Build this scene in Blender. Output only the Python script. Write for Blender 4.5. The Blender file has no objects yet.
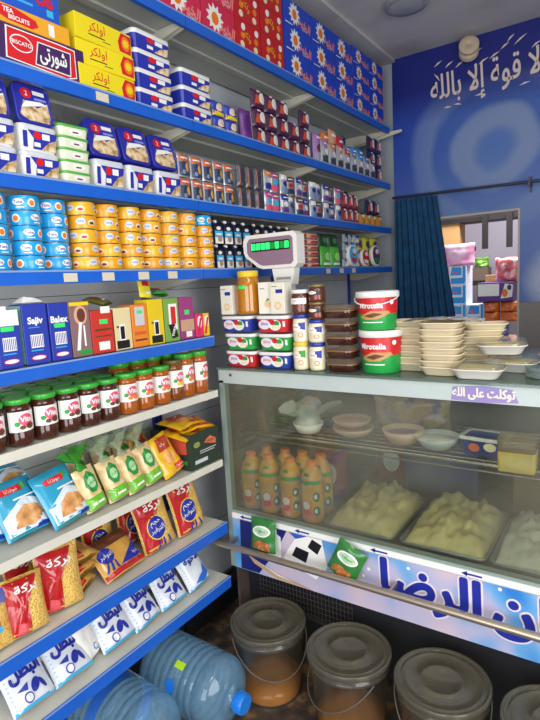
import bpy, math, random, unicodedata
from mathutils import Vector, Matrix, noise
random.seed(7)
PI = math.pi
COL = bpy.context.scene.collection

# ------------------------------------------------------------------ materials
def lin(c):
    return tuple((x/12.92 if x <= .04045 else ((x+.055)/1.055)**2.4) for x in c)
def hx(s):
    return tuple(int(s[i:i+2], 16)/255 for i in (0, 2, 4))
MATS = {}
def mt(name, col, rough=.45, metal=0, var=0.0, scale=30, emis=0, spec=.5, bump=0, coat=0):
    if name in MATS: return MATS[name]
    if isinstance(col, str): col = hx(col)
    c = lin(col)
    m = bpy.data.materials.new(name); m.use_nodes = True
    nt = m.node_tree; b = nt.nodes['Principled BSDF']
    b.inputs['Base Color'].default_value = (*c, 1)
    b.inputs['Roughness'].default_value = rough
    b.inputs['Metallic'].default_value = metal
    b.inputs['Specular IOR Level'].default_value = spec
    b.inputs['Coat Weight'].default_value = coat
    if emis:
        b.inputs['Emission Color'].default_value = (*c, 1); b.inputs['Emission Strength'].default_value = emis
    if var or bump:
        tc = nt.nodes.new('ShaderNodeTexCoord'); n = nt.nodes.new('ShaderNodeTexNoise')
        n.inputs['Scale'].default_value = scale; n.inputs['Detail'].default_value = 4
        nt.links.new(tc.outputs['Object'], n.inputs['Vector'])
        if var:
            r = nt.nodes.new('ShaderNodeValToRGB')
            r.color_ramp.elements[0].position = .3; r.color_ramp.elements[1].position = .7
            r.color_ramp.elements[0].color = (*[x*(1-var) for x in c], 1)
            r.color_ramp.elements[1].color = (*[min(1, x*(1+var*.5)) for x in c], 1)
            nt.links.new(n.outputs['Fac'], r.inputs['Fac']); nt.links.new(r.outputs['Color'], b.inputs['Base Color'])
        if bump:
            bp = nt.nodes.new('ShaderNodeBump'); bp.inputs['Strength'].default_value = bump; bp.inputs['Distance'].default_value = .004
            nt.links.new(n.outputs['Fac'], bp.inputs['Height']); nt.links.new(bp.outputs['Normal'], b.inputs['Normal'])
    MATS[name] = m; return m
def ramp_mat(name, cols, scale=40, kind='noise', rough=.4, coat=0, detail=3, bump=0, stretch=(1, 1, 1)):
    """patterned surface: cols = [(pos, colour), ...]"""
    if name in MATS: return MATS[name]
    m = bpy.data.materials.new(name); m.use_nodes = True; nt = m.node_tree; b = nt.nodes['Principled BSDF']
    b.inputs['Roughness'].default_value = rough; b.inputs['Coat Weight'].default_value = coat
    tc = nt.nodes.new('ShaderNodeTexCoord'); mp = nt.nodes.new('ShaderNodeMapping'); mp.inputs['Scale'].default_value = stretch
    nt.links.new(tc.outputs['Object'], mp.inputs['Vector'])
    if kind == 'voronoi':
        n = nt.nodes.new('ShaderNodeTexVoronoi'); out = n.outputs['Distance']
    elif kind == 'wave':
        n = nt.nodes.new('ShaderNodeTexWave'); out = n.outputs['Fac']; n.inputs['Distortion'].default_value = 6
    else:
        n = nt.nodes.new('ShaderNodeTexNoise'); out = n.outputs['Fac']; n.inputs['Detail'].default_value = detail
    n.inputs['Scale'].default_value = scale
    nt.links.new(mp.outputs['Vector'], n.inputs['Vector'])
    r = nt.nodes.new('ShaderNodeValToRGB'); cr = r.color_ramp
    while len(cr.elements) < len(cols): cr.elements.new(.5)
    for e, (p, c) in zip(cr.elements, cols):
        e.position = p; e.color = (*lin(hx(c)), 1)
    nt.links.new(out, r.inputs['Fac']); nt.links.new(r.outputs['Color'], b.inputs['Base Color'])
    if bump:
        bp = nt.nodes.new('ShaderNodeBump'); bp.inputs['Strength'].default_value = bump; bp.inputs['Distance'].default_value = .004
        nt.links.new(out, bp.inputs['Height']); nt.links.new(bp.outputs['Normal'], b.inputs['Normal'])
    MATS[name] = m; return m
def clear_mat(name, tint, body=.1, bodycol='cfd8d8', rough=.05, haze_scale=0, hazemax=.5, ior=1.45):
    """see-through film, glass or plastic: tinted transparency + a little body colour + a mirror sheen"""
    if name in MATS: return MATS[name]
    m = bpy.data.materials.new(name); m.use_nodes = True; nt = m.node_tree; nt.nodes.clear()
    out = nt.nodes.new('ShaderNodeOutputMaterial'); t = nt.nodes.new('ShaderNodeBsdfTransparent')
    t.inputs['Color'].default_value = (*lin(hx(tint)), 1)
    d = nt.nodes.new('ShaderNodeBsdfDiffuse'); d.inputs['Color'].default_value = (*lin(hx(bodycol)), 1)
    g = nt.nodes.new('ShaderNodeBsdfGlossy'); g.inputs['Roughness'].default_value = rough
    a = nt.nodes.new('ShaderNodeMixShader'); b = nt.nodes.new('ShaderNodeMixShader')
    lw = nt.nodes.new('ShaderNodeLayerWeight'); pw = nt.nodes.new('ShaderNodeMath'); pw.operation = 'POWER'; pw.inputs[1].default_value = 4
    f = nt.nodes.new('ShaderNodeMath'); f.operation = 'MULTIPLY_ADD'; f.inputs[1].default_value = .55; f.inputs[2].default_value = .03*ior
    nt.links.new(lw.outputs['Facing'], pw.inputs[0]); nt.links.new(pw.outputs[0], f.inputs[0])
    a.inputs[0].default_value = body
    if haze_scale:
        tc = nt.nodes.new('ShaderNodeTexCoord'); n = nt.nodes.new('ShaderNodeTexNoise'); n.inputs['Scale'].default_value = haze_scale
        mr = nt.nodes.new('ShaderNodeMapRange'); mr.inputs['From Min'].default_value = .35; mr.inputs['From Max'].default_value = .7
        mr.inputs['To Min'].default_value = body; mr.inputs['To Max'].default_value = hazemax
        nt.links.new(tc.outputs['Object'], n.inputs['Vector']); nt.links.new(n.outputs['Fac'], mr.inputs['Value'])
        nt.links.new(mr.outputs['Result'], a.inputs[0])
    nt.links.new(t.outputs[0], a.inputs[1]); nt.links.new(d.outputs[0], a.inputs[2])
    nt.links.new(f.outputs[0], b.inputs[0]); nt.links.new(a.outputs[0], b.inputs[1]); nt.links.new(g.outputs[0], b.inputs[2])
    nt.links.new(b.outputs[0], out.inputs['Surface'])
    MATS[name] = m; return m

WHITE = mt('white_plastic', 'ecebe6', .35); INKB = mt('print_blue', '1c2c9a', .4); INKR = mt('print_red', 'd8202a', .4)
INKW = mt('print_white', 'f4f2ec', .45); INKK = mt('print_black', '16151a', .4); INKG = mt('print_green', '2f9a3a', .4)
INKY = mt('print_yellow', 'f3cf1e', .4); INKO = mt('print_orange', 'ee7f1c', .4); GLOWG = mt('sticker_green', '3fe36a', .5)
CREAM = mt('print_cream', 'efe0bd', .5); PINK = mt('print_pink', 'e8587a', .4); BROWN = mt('print_brown', '6a3a22', .45)
TAN = ramp_mat('print_halva', [(.3, '8d6a44'), (.5, 'd9bb8a'), (.7, 'f0dfbe')], 60)
SKYB = mt('print_skyblue', '3fb4e4', .4); PURP = mt('print_purple', '6b2a86', .4)

# ------------------------------------------------------------------ lettering
FORMS = {}
for c in list(range(0xFB50, 0xFDFF)) + list(range(0xFE80, 0xFEFD)):
    d = unicodedata.decomposition(chr(c)).split()
    if d and d[0] in ('<isolated>', '<initial>', '<medial>', '<final>'):
        FORMS.setdefault((''.join(chr(int(x, 16)) for x in d[1:]), d[0][1:-1]), chr(c))
def shape(s):
    if not any(0x600 <= ord(c) <= 0x6ff for c in s): return s
    pairs = {'\ue000': 'لا', '\ue001': 'لإ'}
    for k, v in pairs.items(): s = s.replace(v, k)
    L = [pairs.get(c, c) for c in s]
    dual = lambda c: (c, 'initial') in FORMS
    join = lambda c: (c, 'final') in FORMS
    out = []
    for i, c in enumerate(L):
        p = i > 0 and dual(L[i-1]) and join(c)
        n = i < len(L)-1 and dual(c) and join(L[i+1])
        k = {(0, 0): 'isolated', (0, 1): 'initial', (1, 0): 'final', (1, 1): 'medial'}[(int(p), int(n))]
        if c == 'ة': k = 'final'
        out.append(FORMS.get((c, k), c))
    return ''.join(reversed(out))
TXT = {}
def text_geo(s, bold=0.0):
    if any(0x600 <= ord(c) <= 0x6ff for c in s): bold = 0.0
    key = (s, bold)
    if key in TXT: return TXT[key]
    cu = bpy.data.curves.new('t', 'FONT'); cu.body = shape(s); cu.size = 1; cu.resolution_u = 3; cu.offset = bold
    cu.align_x = 'CENTER'; cu.align_y = 'CENTER'
    o = bpy.data.objects.new('t', cu); COL.objects.link(o)
    dg = bpy.context.evaluated_depsgraph_get(); me = o.evaluated_get(dg).to_mesh()
    vs = [(v.co.x, v.co.y) for v in me.vertices]; fs = [tuple(p.vertices) for p in me.polygons]
    if vs:
        cx = (min(v[0] for v in vs)+max(v[0] for v in vs))/2; cy = (min(v[1] for v in vs)+max(v[1] for v in vs))/2
        vs = [(v[0]-cx, v[1]-cy) for v in vs]
    bpy.data.objects.remove(o); bpy.data.curves.remove(cu)
    TXT[key] = (vs, fs); return TXT[key]

# ------------------------------------------------------------------ mesh builder
def flat(y=0): return lambda x, z, o=0: Vector((x, y-o, z))
def cyl(r, cy): return lambda x, z, o=0: Vector(((r+o)*math.sin(x/r), cy-(r+o)*math.cos(x/r), z))
def topf(z): return lambda x, y, o=0: Vector((x, y, z+o))
class MB:
    def __init__(s): s.v = []; s.f = []; s.m = []; s.sm = []; s.mats = []; s.xf = Matrix()
    def mi(s, m):
        if m not in s.mats: s.mats.append(m)
        return s.mats.index(m)
    def add(s, vs, fs, mat, smooth=False):
        b = len(s.v); s.v += [tuple(s.xf @ Vector(v)) for v in vs]
        for i, f in enumerate(fs):
            s.f.append(tuple(b+j for j in f)); s.m.append(s.mi(mat[i] if isinstance(mat, list) else mat)); s.sm.append(smooth)
        return s
    def box(s, x0, x1, y0, y1, z0, z1, mat):
        vs = [(x, y, z) for x in (x0, x1) for y in (y0, y1) for z in (z0, z1)]
        fs = [(0, 1, 3, 2), (4, 6, 7, 5), (0, 4, 5, 1), (2, 3, 7, 6), (0, 2, 6, 4), (1, 5, 7, 3)]
        return s.add(vs, fs, mat)
    def loft(s, prof, mat, seg=5, cy=0.0, caps=(1, 1), smooth=True, p=None):
        """prof: (z, half x, half y, corner radius[, mat]) rounded rectangles stacked in z, centred on y=cy"""
        rings = []
        for q in prof:
            z, a, b, r = q[:4]; r = min(r, a, b); ring = []
            for k, (sx, sy) in enumerate(((1, 1), (-1, 1), (-1, -1), (1, -1))):
                for i in range(seg+1):
                    t = (k+i/seg)*PI/2
                    ring.append((sx*(a-r)+r*math.cos(t), cy+sy*(b-r)+r*math.sin(t), z))
            rings.append(ring)
        n = len(rings[0]); vs = [v for r in rings for v in r]; fs = []; ms = []
        for i in range(len(rings)-1):
            mm = prof[i][4] if len(prof[i]) > 4 else mat
            for j in range(n):
                fs.append((i*n+j, i*n+(j+1) % n, (i+1)*n+(j+1) % n, (i+1)*n+j)); ms.append(mm)
        s.add(vs, fs, ms, smooth)
        if caps[0]: s.add(rings[0], [tuple(reversed(range(n)))], mat)
        if caps[1]: s.add(rings[-1], [tuple(range(n))], prof[-1][4] if len(prof[-1]) > 4 else mat)
        return s
    def rbox(s, w, d, h, mat, b=.0015, cx=0, z0=0):
        """a carton: front at y=0, back at y=d, soft edges"""
        old = s.xf; s.xf = old @ Matrix.Translation((cx, 0, z0))
        a, e = w/2, d/2
        s.loft([(0, a-b, e-b, b), (b, a, e, b), (h-b, a, e, b), (h, a-b, e-b, b)], mat, seg=2, cy=e, smooth=False)
        s.xf = old; return s
    def lathe(s, prof, mat, seg=24, cy=0.0, cx=0.0, smooth=True, caps=True):
        """prof: (r, z[, mat]) revolved about a vertical axis"""
        vs = []; fs = []; ms = []
        for q in prof:
            for j in range(seg):
                t = 2*PI*j/seg; vs.append((cx+q[0]*math.cos(t), cy+q[0]*math.sin(t), q[1]))
        for i in range(len(prof)-1):
            mm = prof[i][2] if len(prof[i]) > 2 else mat
            for j in range(seg):
                fs.append((i*seg+j, i*seg+(j+1) % seg, (i+1)*seg+(j+1) % seg, (i+1)*seg+j)); ms.append(mm)
        s.add(vs, fs, ms, smooth)
        if caps:
            n = len(prof)
            if prof[0][0] > 1e-4: s.add(vs[:seg], [tuple(reversed(range(seg)))], ms[0])
            if prof[-1][0] > 1e-4: s.add(vs[-seg:], [tuple(range(seg))], prof[-1][2] if len(prof[-1]) > 2 else mat)
        return s
    def tube(s, pts, r, mat, seg=8, caps=True):
        pts = [Vector(p) for p in pts]; vs = []; fs = []
        up = Vector((0, 0, 1)); prev = None
        for i, p in enumerate(pts):
            t = (pts[min(i+1, len(pts)-1)]-pts[max(i-1, 0)]).normalized()
            a = prev if prev is not None else (up if abs(t.dot(up)) < .9 else Vector((1, 0, 0)))
            a = (a - t*a.dot(t)).normalized(); prev = a; b = t.cross(a)
            rr = r[i] if isinstance(r, (list, tuple)) else r
            for j in range(seg):
                q = 2*PI*j/seg; vs.append(tuple(p+rr*(math.cos(q)*a+math.sin(q)*b)))
        for i in range(len(pts)-1):
            for j in range(seg):
                fs.append((i*seg+j, i*seg+(j+1) % seg, (i+1)*seg+(j+1) % seg, (i+1)*seg+j))
        s.add(vs, fs, mat, True)
        if caps:
            n = len(vs); s.add(vs[:seg], [tuple(reversed(range(seg)))], mat); s.add(vs[-seg:], [tuple(range(seg))], mat)
        return s
    def prism(s, pts, d0, d1, mat, ax='x'):
        """polygon pts extruded along an axis"""
        def P(a, b, d): return {'x': (d, a, b), 'y': (a, d, b), 'z': (a, b, d)}[ax]
        n = len(pts); vs = [P(a, b, d0) for a, b in pts]+[P(a, b, d1) for a, b in pts]
        fs = [tuple(range(n)), tuple(reversed(range(n, 2*n)))]+[(i, (i+1) % n, n+(i+1) % n, n+i) for i in range(n)]
        return s.add(vs, fs, mat)
    # printed decals: thin shapes lying on a surface fn(x, z, offset)
    def text(s, t, size, mat, fn, cx=0, cz=0, off=.0008, rot=0, bold=0.0, sx=1):
        vs, fs = text_geo(t, bold); c, n = math.cos(rot), math.sin(rot)
        P = []
        for x, z in vs:
            x *= size*sx; z *= size
            P.append(fn(cx+x*c-z*n, cz+x*n+z*c, off))
        return s.add(P, fs, mat)
    def tfit(s, t, w, h, mat, fn, cx, cz, off=.0008, fat=0.0, rot=0.0):
        """lettering stretched to w x h; fat > 0 thickens the strokes"""
        vs, fs = text_geo(t); W = 2*max(v[0] for v in vs); H = 2*max(v[1] for v in vs); c, n = math.cos(rot), math.sin(rot)
        k = 12 if fat else 1
        for i in range(k):
            dx, dz = (fat*math.cos(2*PI*i/k), fat*math.sin(2*PI*i/k)) if fat else (0, 0)
            P = []
            for x, z in vs:
                x *= w/W; z *= h/H; P.append(fn(cx+x*c-z*n+dx, cz+x*n+z*c+dz, off+i*.00001))
            s.add(P, fs, mat)
        return s
    def poly(s, pts, mat, fn, off=.0005, rings=1, sub=1):
        q = []
        for i in range(len(pts)):
            a = pts[i]; b = pts[(i+1) % len(pts)]
            for k in range(sub): q.append((a[0]+(b[0]-a[0])*k/sub, a[1]+(b[1]-a[1])*k/sub))
        n = len(q); cx = sum(p[0] for p in q)/n; cz = sum(p[1] for p in q)/n
        vs = [fn(cx, cz, off)]
        for k in range(1, rings+1):
            for x, z in q: vs.append(fn(cx+(x-cx)*k/rings, cz+(z-cz)*k/rings, off))
        fs = [(0, 1+i, 1+(i+1) % n) for i in range(n)]
        for k in range(1, rings):
            b = 1+(k-1)*n; c = 1+k*n
            for i in range(n): fs.append((b+i, c+i, c+(i+1) % n, b+(i+1) % n))
        return s.add(vs, fs, mat)
    def rect(s, x0, x1, z0, z1, mat, fn, off=.0005, rings=1, sub=1):
        return s.poly([(x0, z0), (x1, z0), (x1, z1), (x0, z1)], mat, fn, off, rings, sub)
    def oval(s, cx, cz, a, b, mat, fn, off=.0006, n=18, rings=1, rot=0):
        c, t = math.cos(rot), math.sin(rot)
        return s.poly([(cx+a*math.cos(2*PI*i/n)*c-b*math.sin(2*PI*i/n)*t, cz+a*math.cos(2*PI*i/n)*t+b*math.sin(2*PI*i/n)*c) for i in range(n)], mat, fn, off, rings)
    def star(s, cx, cz, r0, r1, n, mat, fn, off=.0006, rings=1):
        return s.poly([(cx+(r1 if i % 2 else r0)*math.cos(PI*i/n), cz+(r1 if i % 2 else r0)*math.sin(PI*i/n)) for i in range(2*n)], mat, fn, off, rings)
    def bag(s, w, h, t, mat, seed=0, wr=.0025, nu=12, nv=14, top=.06, bot=.04, taper=0.0):
        """filled pouch standing on z=0, front towards -y; returns the front surface function"""
        def th(u, v):
            e = min(1, max(0, (1-v)/top/2.2))*min(1, max(0, (v+.02)/(bot*2.2)))
            return t/2*(max(0, 1-abs(u)**2.6))**.6*(e**.5)*(1-.25*v)
        def pt(u, v, sg, o=0):
            n1 = noise.noise(Vector((u*2.3+seed*7.1, v*3.1, sg*3.3)))
            n2 = noise.noise(Vector((u*6+seed*3.7, v*7, sg*5.1)))
            ww = w/2*(1-taper*v)*(1-.05*math.sin(PI*min(1, max(0, v))))
            return Vector((u*ww, t/2+sg*(th(u, v)+o)+sg*(n1*wr*1.5+n2*wr)*(1 if abs(u) < .98 else 0), v*h+(.25*wr*n1)))
        for sg in (-1, 1):
            vs = [tuple(pt(-1+2*i/nu, j/nv, sg)) for j in range(nv+1) for i in range(nu+1)]
            fs = []
            for j in range(nv):
                for i in range(nu):
                    q = (j*(nu+1)+i, j*(nu+1)+i+1, (j+1)*(nu+1)+i+1, (j+1)*(nu+1)+i); fs.append(q if sg < 0 else tuple(reversed(q)))
            s.add(vs, fs, mat, True)
        return lambda x, z, o=0: pt(max(-1, min(1, x/(w/2))), z/h, -1, o+.0008)
    def mesh(s, name):
        me = bpy.data.meshes.new(name); me.from_pydata(s.v, [], s.f)
        for m in s.mats: me.materials.append(m)
        me.polygons.foreach_set('material_index', s.m); me.polygons.foreach_set('use_smooth', s.sm); me.update()
        return me

# ------------------------------------------------------------------ object helpers
def tag(o, label=None, cat=None, group=None, kind=None):
    if label: o['label'] = label
    if cat: o['category'] = cat
    if group: o['group'] = group
    if kind: o['kind'] = kind
    return o
class Node:
    """a thing (or part) with its child nodes"""
    def __init__(s, name, mb=None, kids=(), label=None):
        s.o = bpy.data.objects.new(name, mb.mesh(name) if mb else None); s.kids = list(kids)
        if mb is None: s.o.empty_display_size = .05
        if label: s.o['label'] = label
SHIFT = [0.0]
def node_verts(n):
    out = [v.co for v in n.o.data.vertices] if n.o.data else []
    for k in n.kids: out += node_verts(k)
    return out
def place(node, loc=(0, 0, 0), rotz=0, label=None, cat=None, group=None, tilt=0, roll=0, scale=None, parent=None, lift=True):
    o = node.o.copy(); COL.objects.link(o)
    if parent is not None: o.parent = parent
    else:
        loc = (loc[0], loc[1]+SHIFT[0], loc[2]); o.location = loc
        R3 = Matrix.Rotation(rotz, 4, 'Z') @ Matrix.Rotation(tilt, 4, 'X') @ Matrix.Rotation(roll, 4, 'Y')
        if (tilt or roll) and lift:
            loc = (loc[0], loc[1], loc[2]-min((R3 @ v).z for v in node_verts(node))+.0005)
        o.matrix_world = Matrix.Translation(loc) @ Matrix.Rotation(rotz, 4, 'Z') @ Matrix.Rotation(tilt, 4, 'X') @ Matrix.Rotation(roll, 4, 'Y') @ (Matrix.Diagonal((*scale, 1)) if scale else Matrix())
    tag(o, label, cat, group)
    for k in node.kids: place(k, parent=o)
    return o
def struct(name, mb):
    o = bpy.data.objects.new(name, mb.mesh(name)); COL.objects.link(o); o['kind'] = 'structure'; return o
ORD = ['zeroth', 'first', 'second', 'third', 'fourth', 'fifth', 'sixth', 'seventh', 'eighth', 'ninth', 'tenth', 'eleventh', 'twelfth', 'thirteenth', 'fourteenth']
def lev(k, n):
    if n == 1: return 'single'
    return 'bottom' if k == 0 else 'top' if k == n-1 else ORD[k+1]+' from bottom'
F = PI/2                       # shelf products face +x

# ================================================================== SETTING
XW = -.335; YB = 3.45; ZC = 2.85
plaster = mt('wall_plaster', '9ea3aa', .8, var=.08, scale=4)
wallp = mt('wall_paint', '8d8984', .8, var=.12, scale=3)
b = MB(); b.box(XW-.1, XW, -1.9, YB+.1, 0, ZC+.1, plaster); struct('wall_left', b)
b = MB(); b.box(2.6, 2.7, -1.9, YB+.1, 0, ZC+.1, wallp); struct('wall_right', b)
DX0, DX1, DZ = .09, .735, 1.853
b = MB(); b.box(XW, DX0, YB, YB+.1, 0, ZC+.1, plaster); b.box(DX1, 2.6, YB, YB+.1, 0, ZC+.1, wallp); b.box(DX0, DX1, YB, YB+.1, DZ, ZC+.1, plaster)
struct('wall_back', b)
ceil = ramp_mat('ceiling_paint', [(.25, 'a8a4a4'), (.5, 'cdc9c6'), (.75, 'd8d4d0')], 2.2, rough=.85, detail=6)
b = MB(); b.box(XW, 2.6, -1.9, YB, ZC, ZC+.1, ceil); struct('ceiling', b)
b = MB(); b.box(XW, .0, -1.9, YB-.001, ZC-.02, ZC-.0005, ceil); struct('trim_1', b)
floorm = ramp_mat('floor_dirt', [(.3, '2a2320'), (.5, '4e4238'), (.62, '8a6a48'), (.75, '3c342e')], 14, rough=.5, detail=8, bump=.3)
b = MB(); b.box(XW, 2.6, -1.9, YB+2.6, -.1, 0, floorm); struct('floor', b)
b = MB()
fr = mt('door_frame_paint', 'b9b4ac', .6)
b.box(DX1-.012, DX1, YB-.005, YB+.105, 0, DZ, fr); b.box(DX0, DX0+.012, YB-.005, YB+.105, 0, DZ, fr); b.box(DX0+.012, DX1-.012, YB-.005, YB+.105, DZ-.012, DZ, fr)
struct('trim_2', b)
# storeroom behind the doorway
srm = mt('storeroom_wall', '8f8994', .85, var=.05, scale=2)
b = MB(); b.box(-1.3, 2.2, YB+2.5, YB+2.6, 0, ZC, srm); struct('wall_storeroom_back', b)
b = MB(); b.box(-1.4, -1.3, YB+.1, YB+2.6, 0, ZC, srm); struct('wall_storeroom_left', b)
b = MB(); b.box(2.2, 2.3, YB+.1, YB+2.6, 0, ZC, srm); struct('wall_storeroom_right', b)
b = MB(); b.box(-1.4, 2.3, YB+.1, YB+2.6, ZC, ZC+.1, srm); struct('ceiling_storeroom', b)

b = MB()
for y0, y1, z0, z1 in ((-.78, -.72, .6, 2.4), (.92, .98, .6, 2.4), (-.72, .92, .6, .66), (-.72, .92, 2.34, 2.4)): b.box(2.56, 2.5995, y0, y1, z0, z1, fr)
struct('added_window_frame', b)  # unseen frame, made up to go with the added side light
# mural: printed sheet over the doorway wall
def mural_mat():
    m = bpy.data.materials.new('mural_print'); m.use_nodes = True; nt = m.node_tree; bs = nt.nodes['Principled BSDF']
    bs.inputs['Roughness'].default_value = .45
    N = nt.nodes.new; L = nt.links.new
    tc = N('ShaderNodeTexCoord'); sp = N('ShaderNodeSeparateXYZ'); L(tc.outputs['Object'], sp.inputs[0])
    # rings about a point
    vm = N('ShaderNodeVectorMath'); vm.operation = 'DISTANCE'; vm.inputs[1].default_value = (.60, 3.44, 2.22); L(tc.outputs['Object'], vm.inputs[0])
    nz = N('ShaderNodeTexNoise'); nz.inputs['Scale'].default_value = 2.2; nz.inputs['Detail'].default_value = 3; L(tc.outputs['Object'], nz.inputs['Vector'])
    ad = N('ShaderNodeMath'); ad.operation = 'MULTIPLY_ADD'; ad.inputs[1].default_value = .16; L(nz.outputs['Fac'], ad.inputs[0]); L(vm.outputs['Value'], ad.inputs[2])
    rr = N('ShaderNodeValToRGB'); cr = rr.color_ramp
    stops = [(.0, '4a70ba'), (.17, '5378ba'), (.22, '8094bc'), (.3, '7d92bc'), (.34, '3f66b4'), (.42, '3c62b2'), (.47, '6d86ba'), (.55, '5f7cb8'), (.6, '2a4dae')]
    while len(cr.elements) < len(stops): cr.elements.new(.5)
    for e, (p, c) in zip(cr.elements, stops): e.position = p; e.color = (*lin(hx(c)), 1)
    L(ad.outputs[0], rr.inputs['Fac'])
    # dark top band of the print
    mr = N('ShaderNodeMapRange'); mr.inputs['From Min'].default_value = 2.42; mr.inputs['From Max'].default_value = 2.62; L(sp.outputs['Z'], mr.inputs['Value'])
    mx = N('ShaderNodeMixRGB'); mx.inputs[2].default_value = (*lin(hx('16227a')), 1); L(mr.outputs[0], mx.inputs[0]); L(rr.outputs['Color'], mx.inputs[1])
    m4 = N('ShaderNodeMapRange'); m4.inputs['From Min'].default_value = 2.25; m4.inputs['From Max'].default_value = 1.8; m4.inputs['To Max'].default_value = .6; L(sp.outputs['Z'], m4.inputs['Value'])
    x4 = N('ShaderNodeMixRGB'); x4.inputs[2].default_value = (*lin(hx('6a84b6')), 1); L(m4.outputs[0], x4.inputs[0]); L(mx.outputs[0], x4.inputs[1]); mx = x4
    # pale cloud low on the right
    v2 = N('ShaderNodeVectorMath'); v2.operation = 'DISTANCE'; v2.inputs[1].default_value = (.95, 3.44, 1.42); L(tc.outputs['Object'], v2.inputs[0])
    a2 = N('ShaderNodeMath'); a2.operation = 'MULTIPLY_ADD'; a2.inputs[1].default_value = .25; L(nz.outputs['Fac'], a2.inputs[0]); L(v2.outputs['Value'], a2.inputs[2])
    m2 = N('ShaderNodeMapRange'); m2.inputs['From Min'].default_value = .36; m2.inputs['From Max'].default_value = .26; L(a2.outputs[0], m2.inputs['Value'])
    x2 = N('ShaderNodeMixRGB'); x2.inputs[2].default_value = (*lin(hx('a9b4cc')), 1); L(m2.outputs[0], x2.inputs[0]); L(mx.outputs[0], x2.inputs[1])
    L(x2.outputs[0], bs.inputs['Base Color']); return m
MUR = mural_mat(); MINK = mt('mural_lettering', 'e3cfc0', .5)
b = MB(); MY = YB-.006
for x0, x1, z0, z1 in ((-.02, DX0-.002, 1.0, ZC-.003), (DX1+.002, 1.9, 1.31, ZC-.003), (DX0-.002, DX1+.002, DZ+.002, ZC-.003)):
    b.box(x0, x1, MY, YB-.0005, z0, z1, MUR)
fn = flat(MY)
b.tfit('لا قوة إلا بالله', .60, .2, MINK, fn, .525, 2.60, .001, .0018, .035)
b.tfit('ولا حول', .3, .17, MINK, fn, 1.0, 2.63, .001, .0018, .03)
def stroke(x, z, dx, dz, w=.008):
    n = Vector((-dz, dx)).normalized()*w
    b.poly([(x, z), (x+dx/2+n.x, z+dz/2+n.y), (x+dx, z+dz), (x+dx/2-n.x*.3, z+dz/2-n.y*.3)], MINK, fn, .001)
for x, z, dx, dz in ((.245, 2.70, .035, -.05), (.245, 2.735, .05, .03), (.31, 2.715, .05, .03), (.37, 2.70, .05, .03), (.455, 2.735, .07, .04), (.5, 2.685, .06, .03), (.56, 2.70, .06, .03), (.62, 2.735, .05, .03), (.655, 2.765, .04, .035), (.69, 2.74, .07, .045), (.78, 2.70, .05, .03), (.36, 2.50, .05, -.01), (.3, 2.49, .05, .0), (.48, 2.52, .06, .0), (.84, 2.74, .06, .04), (.72, 2.52, .06, .01), (.9, 2.74, .06, .04)):
    stroke(x, z, dx, dz)
mur = Node('wall_mural', b); place(mur, label='blue printed wall mural with pale swirls and cream calligraphy above the doorway', cat='mural')

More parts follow.
